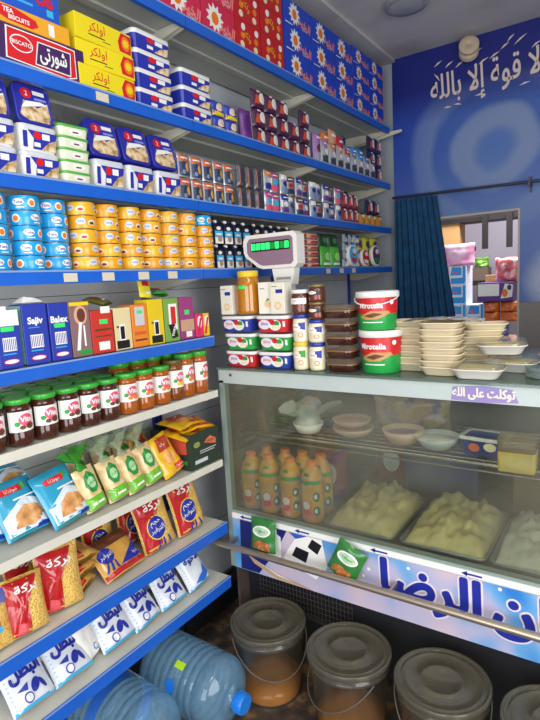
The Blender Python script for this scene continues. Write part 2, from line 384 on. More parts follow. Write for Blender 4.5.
# ================================================================== SHELVING
GB = mt('shelf_back_panel', 'd4d8dc', .55, var=.06, scale=6); GS = mt('shelf_steel', 'b9bbb2', .45, var=.06, scale=8)
BL = mt('shelf_blue_paint', '1d62cc', .35, var=.07, scale=12); WL = mt('shelf_white_paint', 'd9d6c8', .4, var=.06, scale=12)
BKT = mt('bracket_cream', 'cfcbb9', .45); UPB = mt('upright_blue', '1b3f9e', .4); DK = mt('slot_dark', '14161c', .7); TAGM = mt('price_tag_paper', 'd6cdb6', .6)
SZ = dict(S1=2.418, S2=2.08, S3=1.808, S4=1.566, S5=1.317, S6=1.11, S7=.835, S8=.58, S9=.35)
def shelf_unit(y0, y1, levels, label, tags):
    root = bpy.data.objects.new('shelving_unit', None); COL.objects.link(root); root.location = (-.3, (y0+y1)/2, 0)
    tag(root, label, 'shelving', 'wall shelving bays')
    cy = (y0+y1)/2
    def part(name, mb, parent=root):
        o = bpy.data.objects.new(name, mb.mesh(name)); COL.objects.link(o); o.parent = parent
        return o
    X = .3  # local x of the front edge
    p = MB(); p.box(-.018, -.012, y0-cy, y1-cy, .12, 2.6, GB)
    for k in range(1, 9): p.box(-.012, -.0112, y0-cy, y1-cy, .12+k*.275, .122+k*.275, DK)
    part('back_panel', p)
    p = MB(); p.box(-.01, .06, y0-cy+.01, y1-cy-.01, 0, .1, DK)
    part('base_plinth', p)
    for yy in (y0-cy+.0005, y1-cy-.0225):
        p = MB(); p.box(-.012, .0, yy, yy+.022, .1, 2.72, UPB)
        for k in range(64): p.box(0, .0004, yy+.008, yy+.014, .2+k*.038, .222+k*.038, DK)
        part('upright', p)
    for nm in levels:
        z = SZ[nm]; white = nm in ('S6', 'S7'); lip = WL if white else BL
        lh = .026 if white else (.046 if nm in ('S8', 'S9') else .036)
        top = WL if nm in ('S6', 'S7', 'S8', 'S9') else GS
        p = MB(); e = .0015; xe = .036 if nm in ('S5', 'S6', 'S7', 'S8', 'S9') else 0
        p.box(.012, X-.004, y0-cy+e, y1-cy-e+xe, z-.014, z-.002, top)
        p.box(X-.004, X, y0-cy+e, y1-cy-e+xe, z-lh, z+.001, lip)
        p.box(X-.016, X-.004, y0-cy+e, y1-cy-e+xe, z-lh, z-lh+.002, lip)
        p.box(.14, .17, y0-cy+e, y1-cy-e, z-.022, z-.014, top)
        if not white: p.box(X, X+.0015, y0-cy+e, y1-cy-e+xe, z-.004, z+.001, mt('lip_edge', '7f9fd6', .35))
        sb = part('shelf_board', p)
        for yy in (y0-cy+.004, y1-cy-.012):
            p = MB(); p.prism([(.003, z-.075), (.003, z-.016), (X-.018, z-.016), (X-.018, z-.034), (.06, z-.078)], yy, yy+.008, BKT, 'y')
            part('shelf_bracket', p, sb)
        for ty in tags.get(nm, ()):
            p = MB(); p.box(X+.0016, X+.003, ty-cy-.022, ty-cy+.022, z-.032, z-.008, TAGM); part('price_tag', p, sb)
    return root
shelf_unit(.57, 1.49, ['S1', 'S2', 'S3', 'S4', 'S5', 'S6', 'S7', 'S8', 'S9'], 'nearest shelving bay with nine blue and white shelves holding jars, bags and pouches',
           {'S4': (.93, 1.06, 1.2, 1.33), 'S2': (1.1,)})
LV4 = ['S1', 'S2', 'S3', 'S4']
shelf_unit(1.49, 2.41, LV4, 'middle shelving bay behind the scale display with four blue edged shelves', {'S4': ()})
shelf_unit(2.41, 3.33, LV4, 'farthest shelving bay next to the blue mural with four blue edged shelves', {'S4': (2.45, 2.6, 2.75)})

m = MB(); m.prism([(-.28, 2.33), (-.28, 2.39), (.075, 2.395), (.075, 2.38)], 3.336, 3.346, BKT, 'y')
place(Node('shelf_bracket', m), label='spare cream bracket arm sticking out past the far end of the top shelf', cat='bracket')

# ================================================================== PRODUCTS
# ---- tuna cans
def can_node(kind):
    r, h = .041, .0385; c = .041; m = MB()
    metal = mt('can_metal', 'c9c8c2', .25, 1)
    body = {'blue': mt('can_blue', '21a1e2', .28, coat=.3), 'orange': mt('can_orange', 'efa11a', .28, coat=.3), 'yellow': mt('can_amber', 'f0b52a', .28, coat=.3)}[kind]
    m.lathe([(r-.004, .001, metal), (r-.001, 0, metal), (r, .0015, body), (r, h-.0015, metal), (r-.001, h, metal), (r-.003, h-.001, metal), (r-.004, h-.002, metal)], metal, 28, cy=c)
    fn = cyl(r, c)
    for a in (0, 2.1, 4.2):
        x0 = a*r
        if kind == 'blue':
            m.oval(x0-.014, .021, .014, .0085, INKW, fn, .0005, rings=3); m.text('Tuna', .011, INKB, fn, x0-.014, .021, .0009, bold=.02)
            m.oval(x0+.02, .019, .0105, .011, INKW, fn, .0005, rings=3); m.oval(x0+.02, .018, .007, .0075, INKO, fn, .0008, rings=3)
            m.rect(x0-.02, x0+.0, .006, .0085, INKW, fn, sub=4)
        else:
            m.oval(x0-.012, .022, .013, .009, mt('label_paleblue', 'c9d6e8', .4), fn, .0005, rings=3); m.text('tuna', .010, INKB, fn, x0-.012, .022, .0009)
            m.oval(x0+.02, .018, .012, .0085, CREAM, fn, .0005, rings=3); m.oval(x0+.02, .016, .008, .004, INKR if kind == 'yellow' else BROWN, fn, .0008, rings=2)
            m.rect(x0-.024, x0+.034, .004, .008, INKY, fn, sub=8)
    return Node('tuna_can', m)
CAN = {k: can_node(k) for k in ('blue', 'orange', 'yellow')}
cols = [(.75, 'blue', 0), (.845, 'blue', 0), (.935, 'blue', -.012), (1.025, 'orange', 0), (1.11, 'orange', 0), (1.2, 'orange', 0), (1.288, 'orange', .0), (1.375, 'orange', 0), (1.463, 'orange', 0), (1.553, 'yellow', 0)]
names = ['first blue column at the left edge', 'second blue column', 'third blue column beside the orange ones', 'first orange column', 'second orange column', 'third orange column', 'fourth orange column', 'fifth orange column', 'sixth orange column', 'last orange column by the milk cartons']
for i, (y, kind, dx) in enumerate(cols):
    n = 5
    for k in range(n):
        kd = kind
        if kind == 'orange' and (i+k) % 2: kd = 'yellow'
        if i == 9: kd = 'blue' if k == 4 else 'orange'
        rz = random.choice([-.5, -.2, .0, .25, .5, 1.05]) + random.uniform(-.1, .1)
        o = place(CAN[kd], (0, 0, 0), 0)
        # spin about the can's own axis
        o.matrix_world = Matrix.Translation((-.052+dx+random.uniform(-.002, .002), y+random.uniform(-.002, .002), SZ['S4']+.0015+k*.0388)) @ Matrix.Rotation(F+rz, 4, 'Z') @ Matrix.Translation((0, -.041, 0))
        tag(o, '%s tuna can, %s in the %s' % ('blue' if kd == 'blue' else 'orange', lev(k, n), names[i]), 'can', 'stacked tuna cans')

# ---- halva tubs
def tub_node(w, d, h, big=False):
    body = mt('tub_blue', '2b37a8', .35); lidm = mt('tub_lid_blue', '2a2f9c', .3)
    m = MB(); a, e = w/2, d/2
    m.loft([(0, a*.86, e*.86, .012), (.004, a*.88, e*.88, .014), (h-.012, a*.97, e*.97, .016)], WHITE if not big else body, cy=e)
    # front print follows the sloping wall
    def fr(x, z, o=0): t = z/(h-.012); return Vector((x, e-e*(.88+.09*t)-o-.0004, z))
    if not big:
        m.poly([(-a*.35, .008), (a*.8, .008), (a*.9, h-.016), (-a*.6, h-.016), (-a*.3, h*.5)], body, fr, .0006)
        m.rect(-a*.84, -a*.62, .01, h-.02, body, fr, .0006)
    else: m.rect(-a*.82, a*.86, .006, h-.016, body, fr, .0005)
    m.oval(-a*.12, h*.62, w*.1, h*.15, INKR, fr, .0012); m.rect(a*.12, a*.52, h*.5, h*.72, INKW, fr, .0012)
    m.poly([(a*.05, h*.1), (a*.8, h*.1), (a*.85, h*.55), (a*.45, h*.42)], TAN, fr, .0016)
    m.rect(-a*.3, a*.02, h*.2, h*.36, INKW, fr, .0014)
    # right and left walls carry blue too
    k = Node('tub_body', m)
    l = MB(); lc = WHITE if True else lidm
    rim = WHITE if big else mt('tub_rim_grey', 'd4d6de', .35)
    l.loft([(h-.014, a*.985, e*.985, .018, rim), (h-.012, a, e, .018, rim), (h-.001, a, e, .018, rim), (h, a*.97, e*.97, .016, rim), (h, a*.9, e*.9, .014, rim), (h-.002, a*.88, e*.88, .014, lidm)], rim, cy=e)
    tf = topf(h-.002)
    return [k, Node('lid', l)]
def tubtilt_node(w, d, h):
    body = mt('tub_blue', '2b37a8', .35); lidm = mt('tub_lid_blue', '2a2f9c', .3)
    m = MB(); a, e = w/2, d/2
    m.loft([(0, a*.86, e*.86, .012), (.004, a*.88, e*.88, .014), (h-.012, a*.97, e*.97, .016)], body, cy=e)
    l = MB()
    l.loft([(h-.014, a*.985, e*.985, .018), (h-.012, a, e, .018), (h-.002, a, e, .018), (h, a*.97, e*.97, .016), (h, a*.92, e*.92, .014), (h-.0015, a*.9, e*.9, .014)], lidm, cy=e)
    tf = topf(h-.0012)
    l.oval(-a*.32, e*1.5, a*.3, e*.26, INKR, tf, .0008); l.text('2', .02, INKW, tf, -a*.32, e*1.5, .0014)
    l.rect(a*.05, a*.7, e*1.5, e*1.7, INKW, tf, .0008); l.rect(a*.1, a*.75, e*1.25, e*1.36, mt('lid_lightblue', '8a93d8', .4), tf, .0008)
    l.poly([(-a*.82, e*.4), (-a*.4, e*.16), (a*.75, e*.16), (a*.85, e*.5), (a*.8, e*1.2), (a*.2, e*.85), (-a*.5, e*1.15)], TAN, tf, .0008)
    l.poly([(-a*.7, e*.75), (a*.8, e*1.1), (a*.4, e*1.2), (-a*.4, e*1.12)], INKW, tf, .0010)
    return [Node('tub_body', m), Node('lid', l)]
HT = Node('halva_tub', None, tub_node(.115, .115, .075)); HTT = Node('halva_tub', None, tubtilt_node(.115, .115, .072))
z3 = SZ['S3']+.0015; g = 'blue halva tubs on the third shelf'
for i, (y, n) in enumerate(((.775, 2), (.898, 2), (1.125, 1), (1.25, 1), (1.375, 1))):
    where = ['leftmost stack', 'stack left of the green boxes', 'stack right of the green boxes', 'fourth stack', 'stack beside orange wafer packs'][i]
    for k in range(n):
        q = .9 if n == 2 else 1.08
        place(HT, (-.02, y, z3+k*.0755*q), F+random.uniform(-.04, .04), scale=(1, 1, q), label= 'white rimmed blue halva tub, %s of the %s' % ('lower' if k == 0 else 'middle', where), cat='tub', group=g)
    place(HTT, (-.092 if n == 2 else -.098, y, z3+n*.0755*q+.001), F, scale=(.92, .92, .92) if n == 2 else None, label= 'tipped halva tub showing its lid, top of the %s' % where, cat='tub', group=g, tilt=math.radians(82 if n == 2 else 76))
# S2 big rectangular tubs
BT = Node('halva_box_tub', None, tub_node(.165, .1, .058, True)); z2 = SZ['S2']+.0015
for i, (y, n) in enumerate(((1.345, 4), (1.55, 3))):
    for k in range(n):
        place(BT, (-.02, y, z2+k*.0585), F+random.uniform(-.02, .02), 'flat blue tub, %s in the %s stack above the halva tubs' % (lev(k, n), ['taller', 'shorter'][i]), 'tub', 'flat blue tubs on second shelf')
# green edged cheese boxes
m = MB(); m.loft([(0, .044, .03, .012), (.026, .048, .034, .014)], mt('cheese_box_cream', 'e4e6cc', .45), cy=.034)
def chf(x, z, o=0): return Vector((x, .034-.030-.004*z/.026-o, z))
m.oval(.004, .013, .022, .008, INKW, chf, .0008); m.rect(-.006, .012, .010, .014, BROWN, chf, .0013)
l = MB(); l.loft([(.024, .0485, .0345, .014), (.0245, .05, .036, .015), (.030, .05, .036, .015), (.031, .048, .034, .014)], mt('cheese_lid_green', '58b04a', .4), cy=.034)
CH = Node('cheese_box', None, [Node('box_body', m), Node('lid', l)])
for k in range(5): place(CH, (-.015, 1.005, z3+k*.0315), F+random.uniform(-.05, .05), 'small white cheese box with green lid, %s in its stack' % lev(k, 5), 'box', 'green lidded cheese boxes')

# ---- S2 cartons
m = MB(); pu = mt('carton_purple', '43245e', .45); m.rbox(.36, .24, .098, pu); fn = flat(0)
m.poly([(-.058, .014), (.115, .006), (.15, .016), (.15, .09), (.1, .092), (-.052, .092)], INKW, fn, .0006); m.poly([(-.054, .017), (.115, .009), (.147, .018), (.147, .087), (.1, .089), (-.048, .089)], INKR, fn, .0010)
m.oval(-.012, .058, .032, .021, INKW, fn, .0016); m.oval(-.012, .058, .029, .018, INKR, fn, .002); m.text('BISCATO', .0135, INKW, fn, -.012, .058, .0026, bold=.02)
m.poly([(.022, .018), (.13, .015), (.135, .078), (.034, .078)], INKW, fn, .0016); m.poly([(.025, .021), (.127, .018), (.132, .075), (.037, .075)], pu, fn, .002)
m.tfit('شورتى', .08, .045, INKW, fn, .078, .047, .0026, .001); m.rect(.11, .162, .0, .01, INKR, fn, .0006)
place(Node('biscuit_carton', m), (-.02, .885, z2), F, 'purple biscuit carton with red panels and white Arabic lettering, bottom left', 'carton')
m = MB(); yo = mt('carton_yolk', 'f0a92a', .45); m.rbox(.34, .24, .045, yo)
m.poly([(-.035, .016), (-.01, .008), (.055, .006), (.075, .016), (.068, .03), (.01, .042), (-.03, .04)], INKR, fn, .0006)
m.text('TEA', .016, INKW, fn, -.008, .031, .0016, bold=.03); m.text('BISCUITS', .0145, INKW, fn, .02, .017, .0016, bold=.03); m.rect(.105, .122, .006, .036, INKW, fn, .0006)
place(Node('biscuit_carton', m), (-.022, .855, z2+.0992), F, 'orange yellow carton marked TEA BISCUITS lying on the purple carton', 'carton')
m = MB(); m.rbox(.34, .22, .12, mt('carton_blue', '1f58c8', .45)); m.text('M', .05, INKW, fn, .05, .055, .001, bold=.03); m.text('US', .045, INKR, fn, .125, .05, .0016, bold=.05); m.rect(.0, .09, .022, .028, SKYB, fn); m.rect(.13, .15, .012, .03, SKYB, fn)
place(Node('biscuit_carton', m), (-.03, .835, z2+.1452), F, 'blue carton with white letters on top of the TEA BISCUITS carton', 'carton')
m = MB(); ye = mt('carton_yellow', 'f2dc1e', .45); m.rbox(.21, .15, .066, ye)
m.text('اولكر', .034, INKR, fn, -.03, .04, .001, bold=.03); m.rect(-.06, .0, .018, .021, INKK, fn); m.rect(-.01, .02, .012, .014, INKK, fn)
m.poly([(.055, .008), (.1, .006), (.103, .06), (.065, .062), (.05, .035)], INKR, fn, .0007); m.oval(.08, .034, .017, .021, INKO, fn, .0012); m.star(.08, .034, .014, .01, 8, INKY, fn, .0018)
sd = lambda y, z, o=0: Vector((-.105-o, y, z)); m.oval(.1, .033, .03, .024, INKR, sd, .0006); m.star(.1, .033, .02, .014, 8, INKO, sd, .0012)
YC = Node('biscuit_carton', m)
for k in range(3): place(YC, (-.02, 1.148, z2+k*.0668), F+(.02, -.02, .03)[k], 'bright yellow biscuit carton with red lettering, %s of three' % ('bottom', 'middle', 'top')[k], 'carton', 'yellow biscuit cartons')
# small blue-yellow packs
m = MB(); fb = m.bag(.075, .058, .03, mt('pack_royal', '2b45b4', .3), 3); m.oval(0, .034, .02, .015, mt('p_peach', 'e8cdb8', .5), fb, .001, rings=3); m.poly([(-.036, .002), (.036, .002), (.036, .012), (-.036, .022)], INKY, fb, .001, 3, 3)
SP = Node('snack_pack', m)
for i, y in enumerate((1.69, 1.77)):
    for k in range(2): place(SP, (-.03-.004*k, y, z2+k*.058), F, 'small blue and yellow snack pack, %s row, %s beside the flat tubs' % (('lower', 'upper')[k], ('left', 'right')[i]), 'packet', 'blue and yellow snack packs')

# ---- S1 daisy cartons
def daisy(col, name, w, h):
    m = MB(); m.rbox(w, .2, h, mt(name, col, .4)); f = flat(0)
    m.star(-w*.12, h*.54, h*.46, h*.3, 11, INKW, f, .0007); m.oval(-w*.12, h*.52, h*.18, h*.2, INKO, f, .0013)
    m.tfit('الخير', w*.46, h*.46, mt('p_salmon', 'f08a86', .45), f, w*.24, h*.34, .0018, .002, -.25); m.text('شاي', h*.22, INKW, f, w*.24, h*.16, .0018, rot=-.2, bold=.02)
    m.rect(-w*.46, -w*.2, h*.05, h*.09, INKW, f)
    return Node('tea_carton', m)
z1 = SZ['S1']+.0015
DR = daisy('d2284e', 'carton_rose', .195, .112); DB = daisy('1f46c4', 'carton_royal', .235, .109); DB3 = daisy('1f46c4', 'carton_royal', .198, .109); DB2 = daisy('1f46c4', 'carton_royal', .21, .0845)
for i, y in enumerate((1.50, 1.70)):
    for k in range(3): place(DR, (-.02, y, z1+k*.1125), F, 'rose red daisy carton, %s in the %s red column of the top shelf' % (lev(k, 3), ('left', 'right')[i]), 'carton', 'rose daisy cartons')
m = MB(); m.rbox(.17, .2, .112, mt('carton_crimson', 'c41c22', .4))
for q, c in enumerate((CREAM, INKO, INKW)):
    for s in (-1, 1): m.oval(s*.045+.005*q, .024+q*.033, .014, .013, c, fn, .0007, rot=.4*q)
m.text('ولكر', .034, INKY, fn, -.01, .06, .0014, rot=-.5, bold=.03)
RC = Node('tea_carton', m)
for i, y in enumerate((1.888, 2.067)):
    for k in range(3): place(RC, (-.02, y, z1+k*.1125), F, 'crimson carton with fruit prints, %s in the %s crimson column' % (lev(k, 3), ('left', 'right')[i]), 'carton', 'crimson cartons')
for i, (y, nd, n, h) in enumerate(((2.285, DB, 3, .1095), (2.53, DB, 3, .1095), (2.755, DB3, 3, .1095), (2.968, DB2, 4, .085), (3.185, DB2, 4, .085))):
    for k in range(n): place(nd, (-.02, y, z1+k*h), F, 'blue daisy carton, %s in the %s blue column of the top shelf' % (lev(k, n), ORD[i+1]), 'carton', 'blue daisy cartons')
# ---- packets of bays two and three
def packet(name, w, h, t, base, deco, seed=0):
    m = MB(); f = m.bag(w, h, t, base, seed, .0012, 8, 10, top=.05, bot=.05); deco(m, f, w, h); return Node(name, m)
GR = mt('film_silver', 'b9bcc4', .2, .3)
def d_wafer(m, f, w, h):
    m.rect(-w*.46, w*.46, h*.68, h*.95, mt('p_rust', 'd2622a', .4), f, .001, 3, 4); m.rect(-w*.35, w*.35, h*.78, h*.84, INKW, f, .0016, 2, 3)
    m.rect(-w*.46, w*.46, h*.05, h*.66, mt('p_navy', '2c3a5c', .4), f, .001, 3, 4); m.oval(w*.14, h*.42, w*.16, h*.2, mt('p_amber', 'e6a83a', .4), f, .0016, rings=3); m.oval(-w*.16, h*.2, w*.14, h*.1, mt('p_steel', '7d93b8', .4), f, .0016, rings=3)
def d_choc(m, f, w, h):
    m.oval(w*.12, h*.5, w*.26, h*.3, INKW, f, .0012, rings=3); m.poly([(-w*.4, h*.2), (-w*.1, h*.15), (0, h*.5), (-w*.3, h*.7)], mt('p_rustred', 'c4502c', .4), f, .001, 3, 3)
    m.text('Mila', h*.16, INKW, f, -w*.12, h*.85, .0016, bold=.03)
def d_dark(m, f, w, h): m.rect(-w*.2, w*.2, h*.15, h*.8, mt('p_slate', '3a3c48', .5), f, .001, 3, 3); m.rect(-w*.38, -w*.3, h*.05, h*.95, mt('p_copper', 'b06a4a', .3), f, .001, 3, 3)
def mk_multi(c1, c2, c3):
    def d(m, f, w, h):
        m.rect(-w*.45, w*.45, h*.7, h*.96, c1, f, .001, 3, 4); m.rect(-w*.45, w*.45, h*.08, h*.35, c2, f, .001, 3, 4); m.oval(0, h*.5, w*.3, h*.13, c3, f, .0014, rings=3); m.rect(-w*.3, w*.3, h*.8, h*.86, INKW, f, .0016, 2, 3)
    return d
WP = packet('wafer_pack', .056, .08, .03, GR, d_wafer, 1)
for r in range(2):
    for i, y in enumerate((1.475, 1.54, 1.605, 1.668, 1.73)):
        place(WP, (-.035, y, z3+r*.0815), F+random.uniform(-.08, .08), 'orange topped wafer pack, %s row, %s from the left' % (('lower', 'upper')[r], ORD[i+1]), 'packet', 'orange topped wafer packs')
DP = packet('spaghetti_pack', .052, .088, .03, mt('film_dark', '5a5c66', .2, .2), d_dark, 2)
for r in range(2):
    for i, y in enumerate((1.815, 1.875, 1.935)): place(DP, (-.035, y, z3+r*.089), F, 'dark foil pack with copper edge, %s row, %s of three' % (('lower', 'upper')[r], ('left', 'middle', 'right')[i]), 'packet', 'dark foil packs')
MP = [packet('sweet_pack', .058, .088, .03, GR, mk_multi(*q), 10+i) for i, q in enumerate(((mt('p_magenta', 'c23c86', .4), PINK, SKYB), (INKO, INKB, CREAM), (INKB, mt('p_grape', '6a3c8c', .4), INKW), (BROWN, mt('p_navy', '2c3a5c', .4), INKR), (INKW, mt('p_steel', '7d93b8', .4), INKB)))]
mn = ['magenta', 'orange', 'blue', 'brown', 'white']
ys = [2.0, 2.065, 2.13, 2.195, 2.26, 2.33, 2.395, 2.46, 2.53, 2.6, 2.665]
for r in range(2):
    for i, y in enumerate(ys):
        q = [0, 0, 2, 4, 3, 2, 4, 3, 4, 2, 4][i] if r == 0 else [1, 0, 4, 3, 2, 3, 4, 4, 2, 3, 0][i]
        place(MP[q], (-.03-.01*(i % 2), y, z3+r*.0895), F+random.uniform(-.15, .15), 'clear sweet pack with %s top, %s row, %s after the dark foil packs' % (mn[q], ('lower', 'upper')[r], ORD[i+1]), 'packet', 'mixed sweet packs')
SB = packet('coffee_sachet', .062, .08, .03, mt('film_wine', '7c3046', .3), d_choc, 21)
for r in range(2):
    for i, y in enumerate((2.745, 2.815, 2.885)): place(SB, (-.03, y, z3+r*.081), F, 'wine coloured sachet, %s row, %s of three on third shelf' % (('lower', 'upper')[r], ('left', 'middle', 'right')[i]), 'sachet', 'wine coloured sachets')
HC = packet('honey_candy_pack', .075, .07, .03, mt('film_amber', 'c98a2e', .3), lambda m, f, w, h: (m.oval(0, h*.72, w*.2, h*.15, INKW, f, .0012, rings=3), m.rect(-w*.45, w*.45, h*.85, h*.97, INKK, f, .001, 3, 4)), 25)
for i, y in enumerate((2.975, 3.06, 3.145, 3.23)): place(HC, (-.03, y, z3), F, 'amber sweet bag with dark band, %s of four at the far end' % ORD[i+1], 'packet', 'amber sweet bags')
KP = packet('biscuit_pouch', .09, .085, .04, mt('film_night', '262a52', .3), d_choc, 27)
for i, (y, z) in enumerate(((3.1, z3+.072), (3.2, z3+.072))): place(KP, (-.035, y, z), F, 'dark blue biscuit pouch standing on the amber sweet bags, %s one' % ('left', 'right')[i], 'pouch', 'dark blue pouches above amber bags')
# S2 bays two and three
PC = packet('chocolate_pouch', .088, .075, .04, mt('film_plum', '4c2348', .28), d_choc, 31)
PP = packet('chocolate_pouch', .075, .13, .05, mt('film_violet', '6a2f86', .25), lambda m, f, w, h: (m.rect(-w*.4, w*.0, h*.3, h*.8, mt('p_violet', '54206e', .4), f, .001, 3, 3), m.rect(w*.2, w*.3, h*.1, h*.9, INKW, f, .001, 2, 4)), 32)
place(PP, (-.03, 1.875, z2), F, 'tall shiny violet chocolate pouch at the left of the plum pouches', 'pouch', 'plum and violet pouches')
for i, (y, n) in enumerate(((1.965, 3), (2.06, 3), (2.155, 3), (2.25, 2), (2.35, 3))):
    for k in range(n):
        if (i, k) == (0, 1): pass
        place(PC, (-.03, y, z2+k*.0755), F+random.uniform(-.06, .06), 'plum chocolate pouch with white disc, %s in %s column' % (lev(k, n), ORD[i+1]), 'pouch', 'plum and violet pouches')
cols2 = [('film_lilac', 'a77bb8'), ('film_tangerine', 'd97a3c'), ('film_peach', 'd8a07c'), ('film_scarlet', 'c8303a'), ('film_steelblue', '6a7ea8'), ('film_azure', '2f8fd8'), ('film_azure2', '2a80c8'), ('film_cocoa', '5a3a30')]
cn = ['lilac', 'tangerine', 'peach', 'scarlet', 'steel blue', 'azure', 'bright azure', 'cocoa']
for i, (nm, c) in enumerate(cols2):
    y = 2.47+i*.085
    hgt = [.15, .17, .2, .18, .15, .155, .16, .13][i]
    nd = packet('biscuit_sleeve', .07, hgt, .045, mt(nm, c, .25), mk_multi(mt(nm, c), GR, CREAM if i % 2 else BROWN), 40+i)
    place(nd, (-.03, y, z2), F, '%s film biscuit sleeve standing on second shelf of the far bay' % cn[i], 'packet', 'upright biscuit sleeves')
    nd2 = packet('biscuit_sleeve', .07, .12, .04, GR, mk_multi(mt(nm, c), mt('p_slate', '3a3c48', .5), INKW), 60+i)
    place(nd2, (-.012+.0*i, y+.04, z2), F+.1, 'silver sleeve with %s top leaning before the biscuit sleeves' % cn[i], 'packet', 'silver sleeves in front')
for i, (y, k) in enumerate(((3.14, 0), (3.14, 1), (3.14, 2), (3.24, 0), (3.24, 1), (3.24, 2))):
    place(KP, (-.03, y, z2+k*.0855), F, 'dark blue pouch, %s of the %s stack at the far end of second shelf' % (('bottom', 'middle', 'top')[k], ('left', 'right')[i//3]), 'pouch', 'dark blue pouches at far end')

# ---- S4: milk cartons, noodle packs etc
z4 = SZ['S4']+.0015
def milk(cap, band, name):
    m = MB(); w = .048; navy = mt('carton_navy', '1d2038', .4)
    m.rbox(w, .05, .072, navy); m.prism([(0, .072), (.05, .072), (.03, .088), (.02, .088)], -w/2, w/2, navy, 'x')
    m.rect(-w*.46, w*.46, .025, .05, band, fn, .0006); m.rect(-w*.46, w*.46, .002, .026, INKW, fn, .0006); m.oval(.004, .02, .012, .012, BROWN if band == INKO else mt('p_fawn', 'b8886a', .5), fn, .0012)
    m.oval(0, .06, .012, .007, INKW, fn, .0007); m.rect(-.014, .014, .034, .041, INKW, fn, .0012)
    c = MB(); c.lathe([(.008, .08), (.009, .082), (.009, .09), (.007, .092)], cap, 12, cy=.02)
    return Node('milk_carton', None, [Node('carton_body', m), Node('cap', c)])
MK = milk(INKW, SKYB, 'a'); MK2 = milk(CREAM, INKO, 'b')
for r in range(2):
    for i, y in enumerate((1.63, 1.69, 1.75, 1.81)): place(MK, (-.03, y, z4+r*.0925), F+random.uniform(-.1, .1), 'little navy and sky blue milk carton, %s row, %s of four beside the cans' % (('lower', 'upper')[r], ORD[i+1]), 'carton', 'little milk cartons')
    for i, y in enumerate((1.885, 1.95, 2.015, 2.08, 2.15)): place(MK2, (-.03, y, z4+r*.0925), F+random.uniform(-.1, .1), 'little navy carton with orange band, %s row, %s behind the scale display' % (('lower', 'upper')[r], ORD[i+1]), 'carton', 'little orange banded cartons')
m = MB(); f = m.bag(.1, .028, .07, mt('film_noodle', 'd6a892', .3), 77, .001, 8, 6, top=.2, bot=.2); m.rect(-.04, .04, .006, .014, INKR, f, .001, 2, 4); m.rect(-.02, .035, .016, .021, INKW, f, .001, 2, 4)
NP = Node('noodle_pack', m)
for i, y in enumerate((2.27, 2.385)):
    for k in range(6): place(NP, (-.02, y, z4+k*.0285), F+random.uniform(-.05, .05), 'pink noodle pack lying flat, %s in the %s pile by the display' % (lev(k, 6), ('left', 'right')[i]), 'packet', 'pink noodle packs')
GPk = packet('green_snack_bag', .1, .11, .05, mt('film_green', '4cae3c', .3), lambda m, f, w, h: (m.oval(0, h*.5, w*.3, h*.2, mt('p_lime', 'a6e07a', .4), f, .001, rings=3), m.rect(-w*.4, w*.4, h*.1, h*.2, INKW, f, .001, 2, 4)), 80)
for i, y in enumerate((2.51, 2.62)): place(GPk, (-.025, y, z4), F, 'green snack bag on the fourth shelf, %s one' % ('left', 'right')[i], 'bag', 'green snack bags')
DG = packet('dark_snack_bag', .1, .07, .05, mt('film_forest', '28402c', .3), lambda m, f, w, h: m.oval(0, h*.5, w*.25, h*.2, INKG, f, .001, rings=3), 81)
for i, y in enumerate((2.51, 2.62)): place(DG, (-.04, y, z4+.104), F, 'dark green packet standing on the green snack bags, %s one' % ('left', 'right')[i], 'bag', 'dark green packets')
TP = packet('triangle_cheese_pack', .065, .045, .03, mt('film_pearl', '9aa6b4', .3), lambda m, f, w, h: (m.poly([(-w*.4, h*.1), (w*.3, h*.1), (0, h*.6)], CREAM, f, .001, 2, 3), m.rect(-w*.3, w*.4, h*.7, h*.9, INKB, f, .001, 2, 3)), 82)
for k in range(4):
    for i, y in enumerate((2.73, 2.8, 2.87)): place(TP, (-.025, y, z4+k*.0445), F+random.uniform(-.2, .2), 'blue cheese packet, %s in the %s column behind the round boxes' % (lev(k, 4), ORD[i+1]), 'packet', 'blue and cream cheese packets')
LP = packet('lemon_snack_bag', .1, .09, .05, mt('film_lemon', 'c8cc3c', .3), lambda m, f, w, h: (m.oval(0, h*.5, w*.3, h*.25, mt('p_plum', '5a3a6a', .4), f, .001, rings=3)), 83)
for i, (y, k) in enumerate(((2.97, 0), (2.97, 1), (3.08, 0), (3.08, 1), (3.19, 0), (3.19, 1))): place(LP, (-.05, y, z4+k*.088), F, 'lemon yellow snack bag, %s row, %s of three at the far end' % (('lower', 'upper')[k], ORD[i//2+1]), 'bag', 'lemon yellow snack bags')
def round_cheese(c1, c2, r):
    m = MB(); m.xf = Matrix.Rotation(PI/2, 4, 'X') @ Matrix.Translation((0, r, -.022))
    m.lathe([(r-.002, 0), (r, .002), (r, .02), (r-.002, .022)], INKW, 32)
    m.xf = Matrix(); m.oval(0, r, r*.88, r*.88, c1, fn, .0006, 28); m.poly([(-r*.6, r*.8), (r*.6, r*.7), (r*.4, r*.3), (-r*.4, r*.35)], c2, fn, .0012); m.oval(r*.2, r*1.4, r*.4, r*.25, INKW, fn, .0012); m.text('kiri', r*.4, INKR, fn, 0, r*1.1, .0018, bold=.04)
    return Node('round_cheese_box', m)
for nd, y, x, lb in ((round_cheese(SKYB, INKR, .06), 2.78, -.004, 'large round cheese box with sky blue face leaning on the shelf edge'), (round_cheese(INKR, INKW, .05), 2.95, -.008, 'small round cheese box with red face between two others'), (round_cheese(mt('p_plum', '5a3a6a', .4), INKG, .062), 3.1, -.004, 'round cheese box with purple and green face, rightmost')):
    place(nd, (x, y, z4), F, lb, 'cheese box', 'round cheese boxes', tilt=-.08)

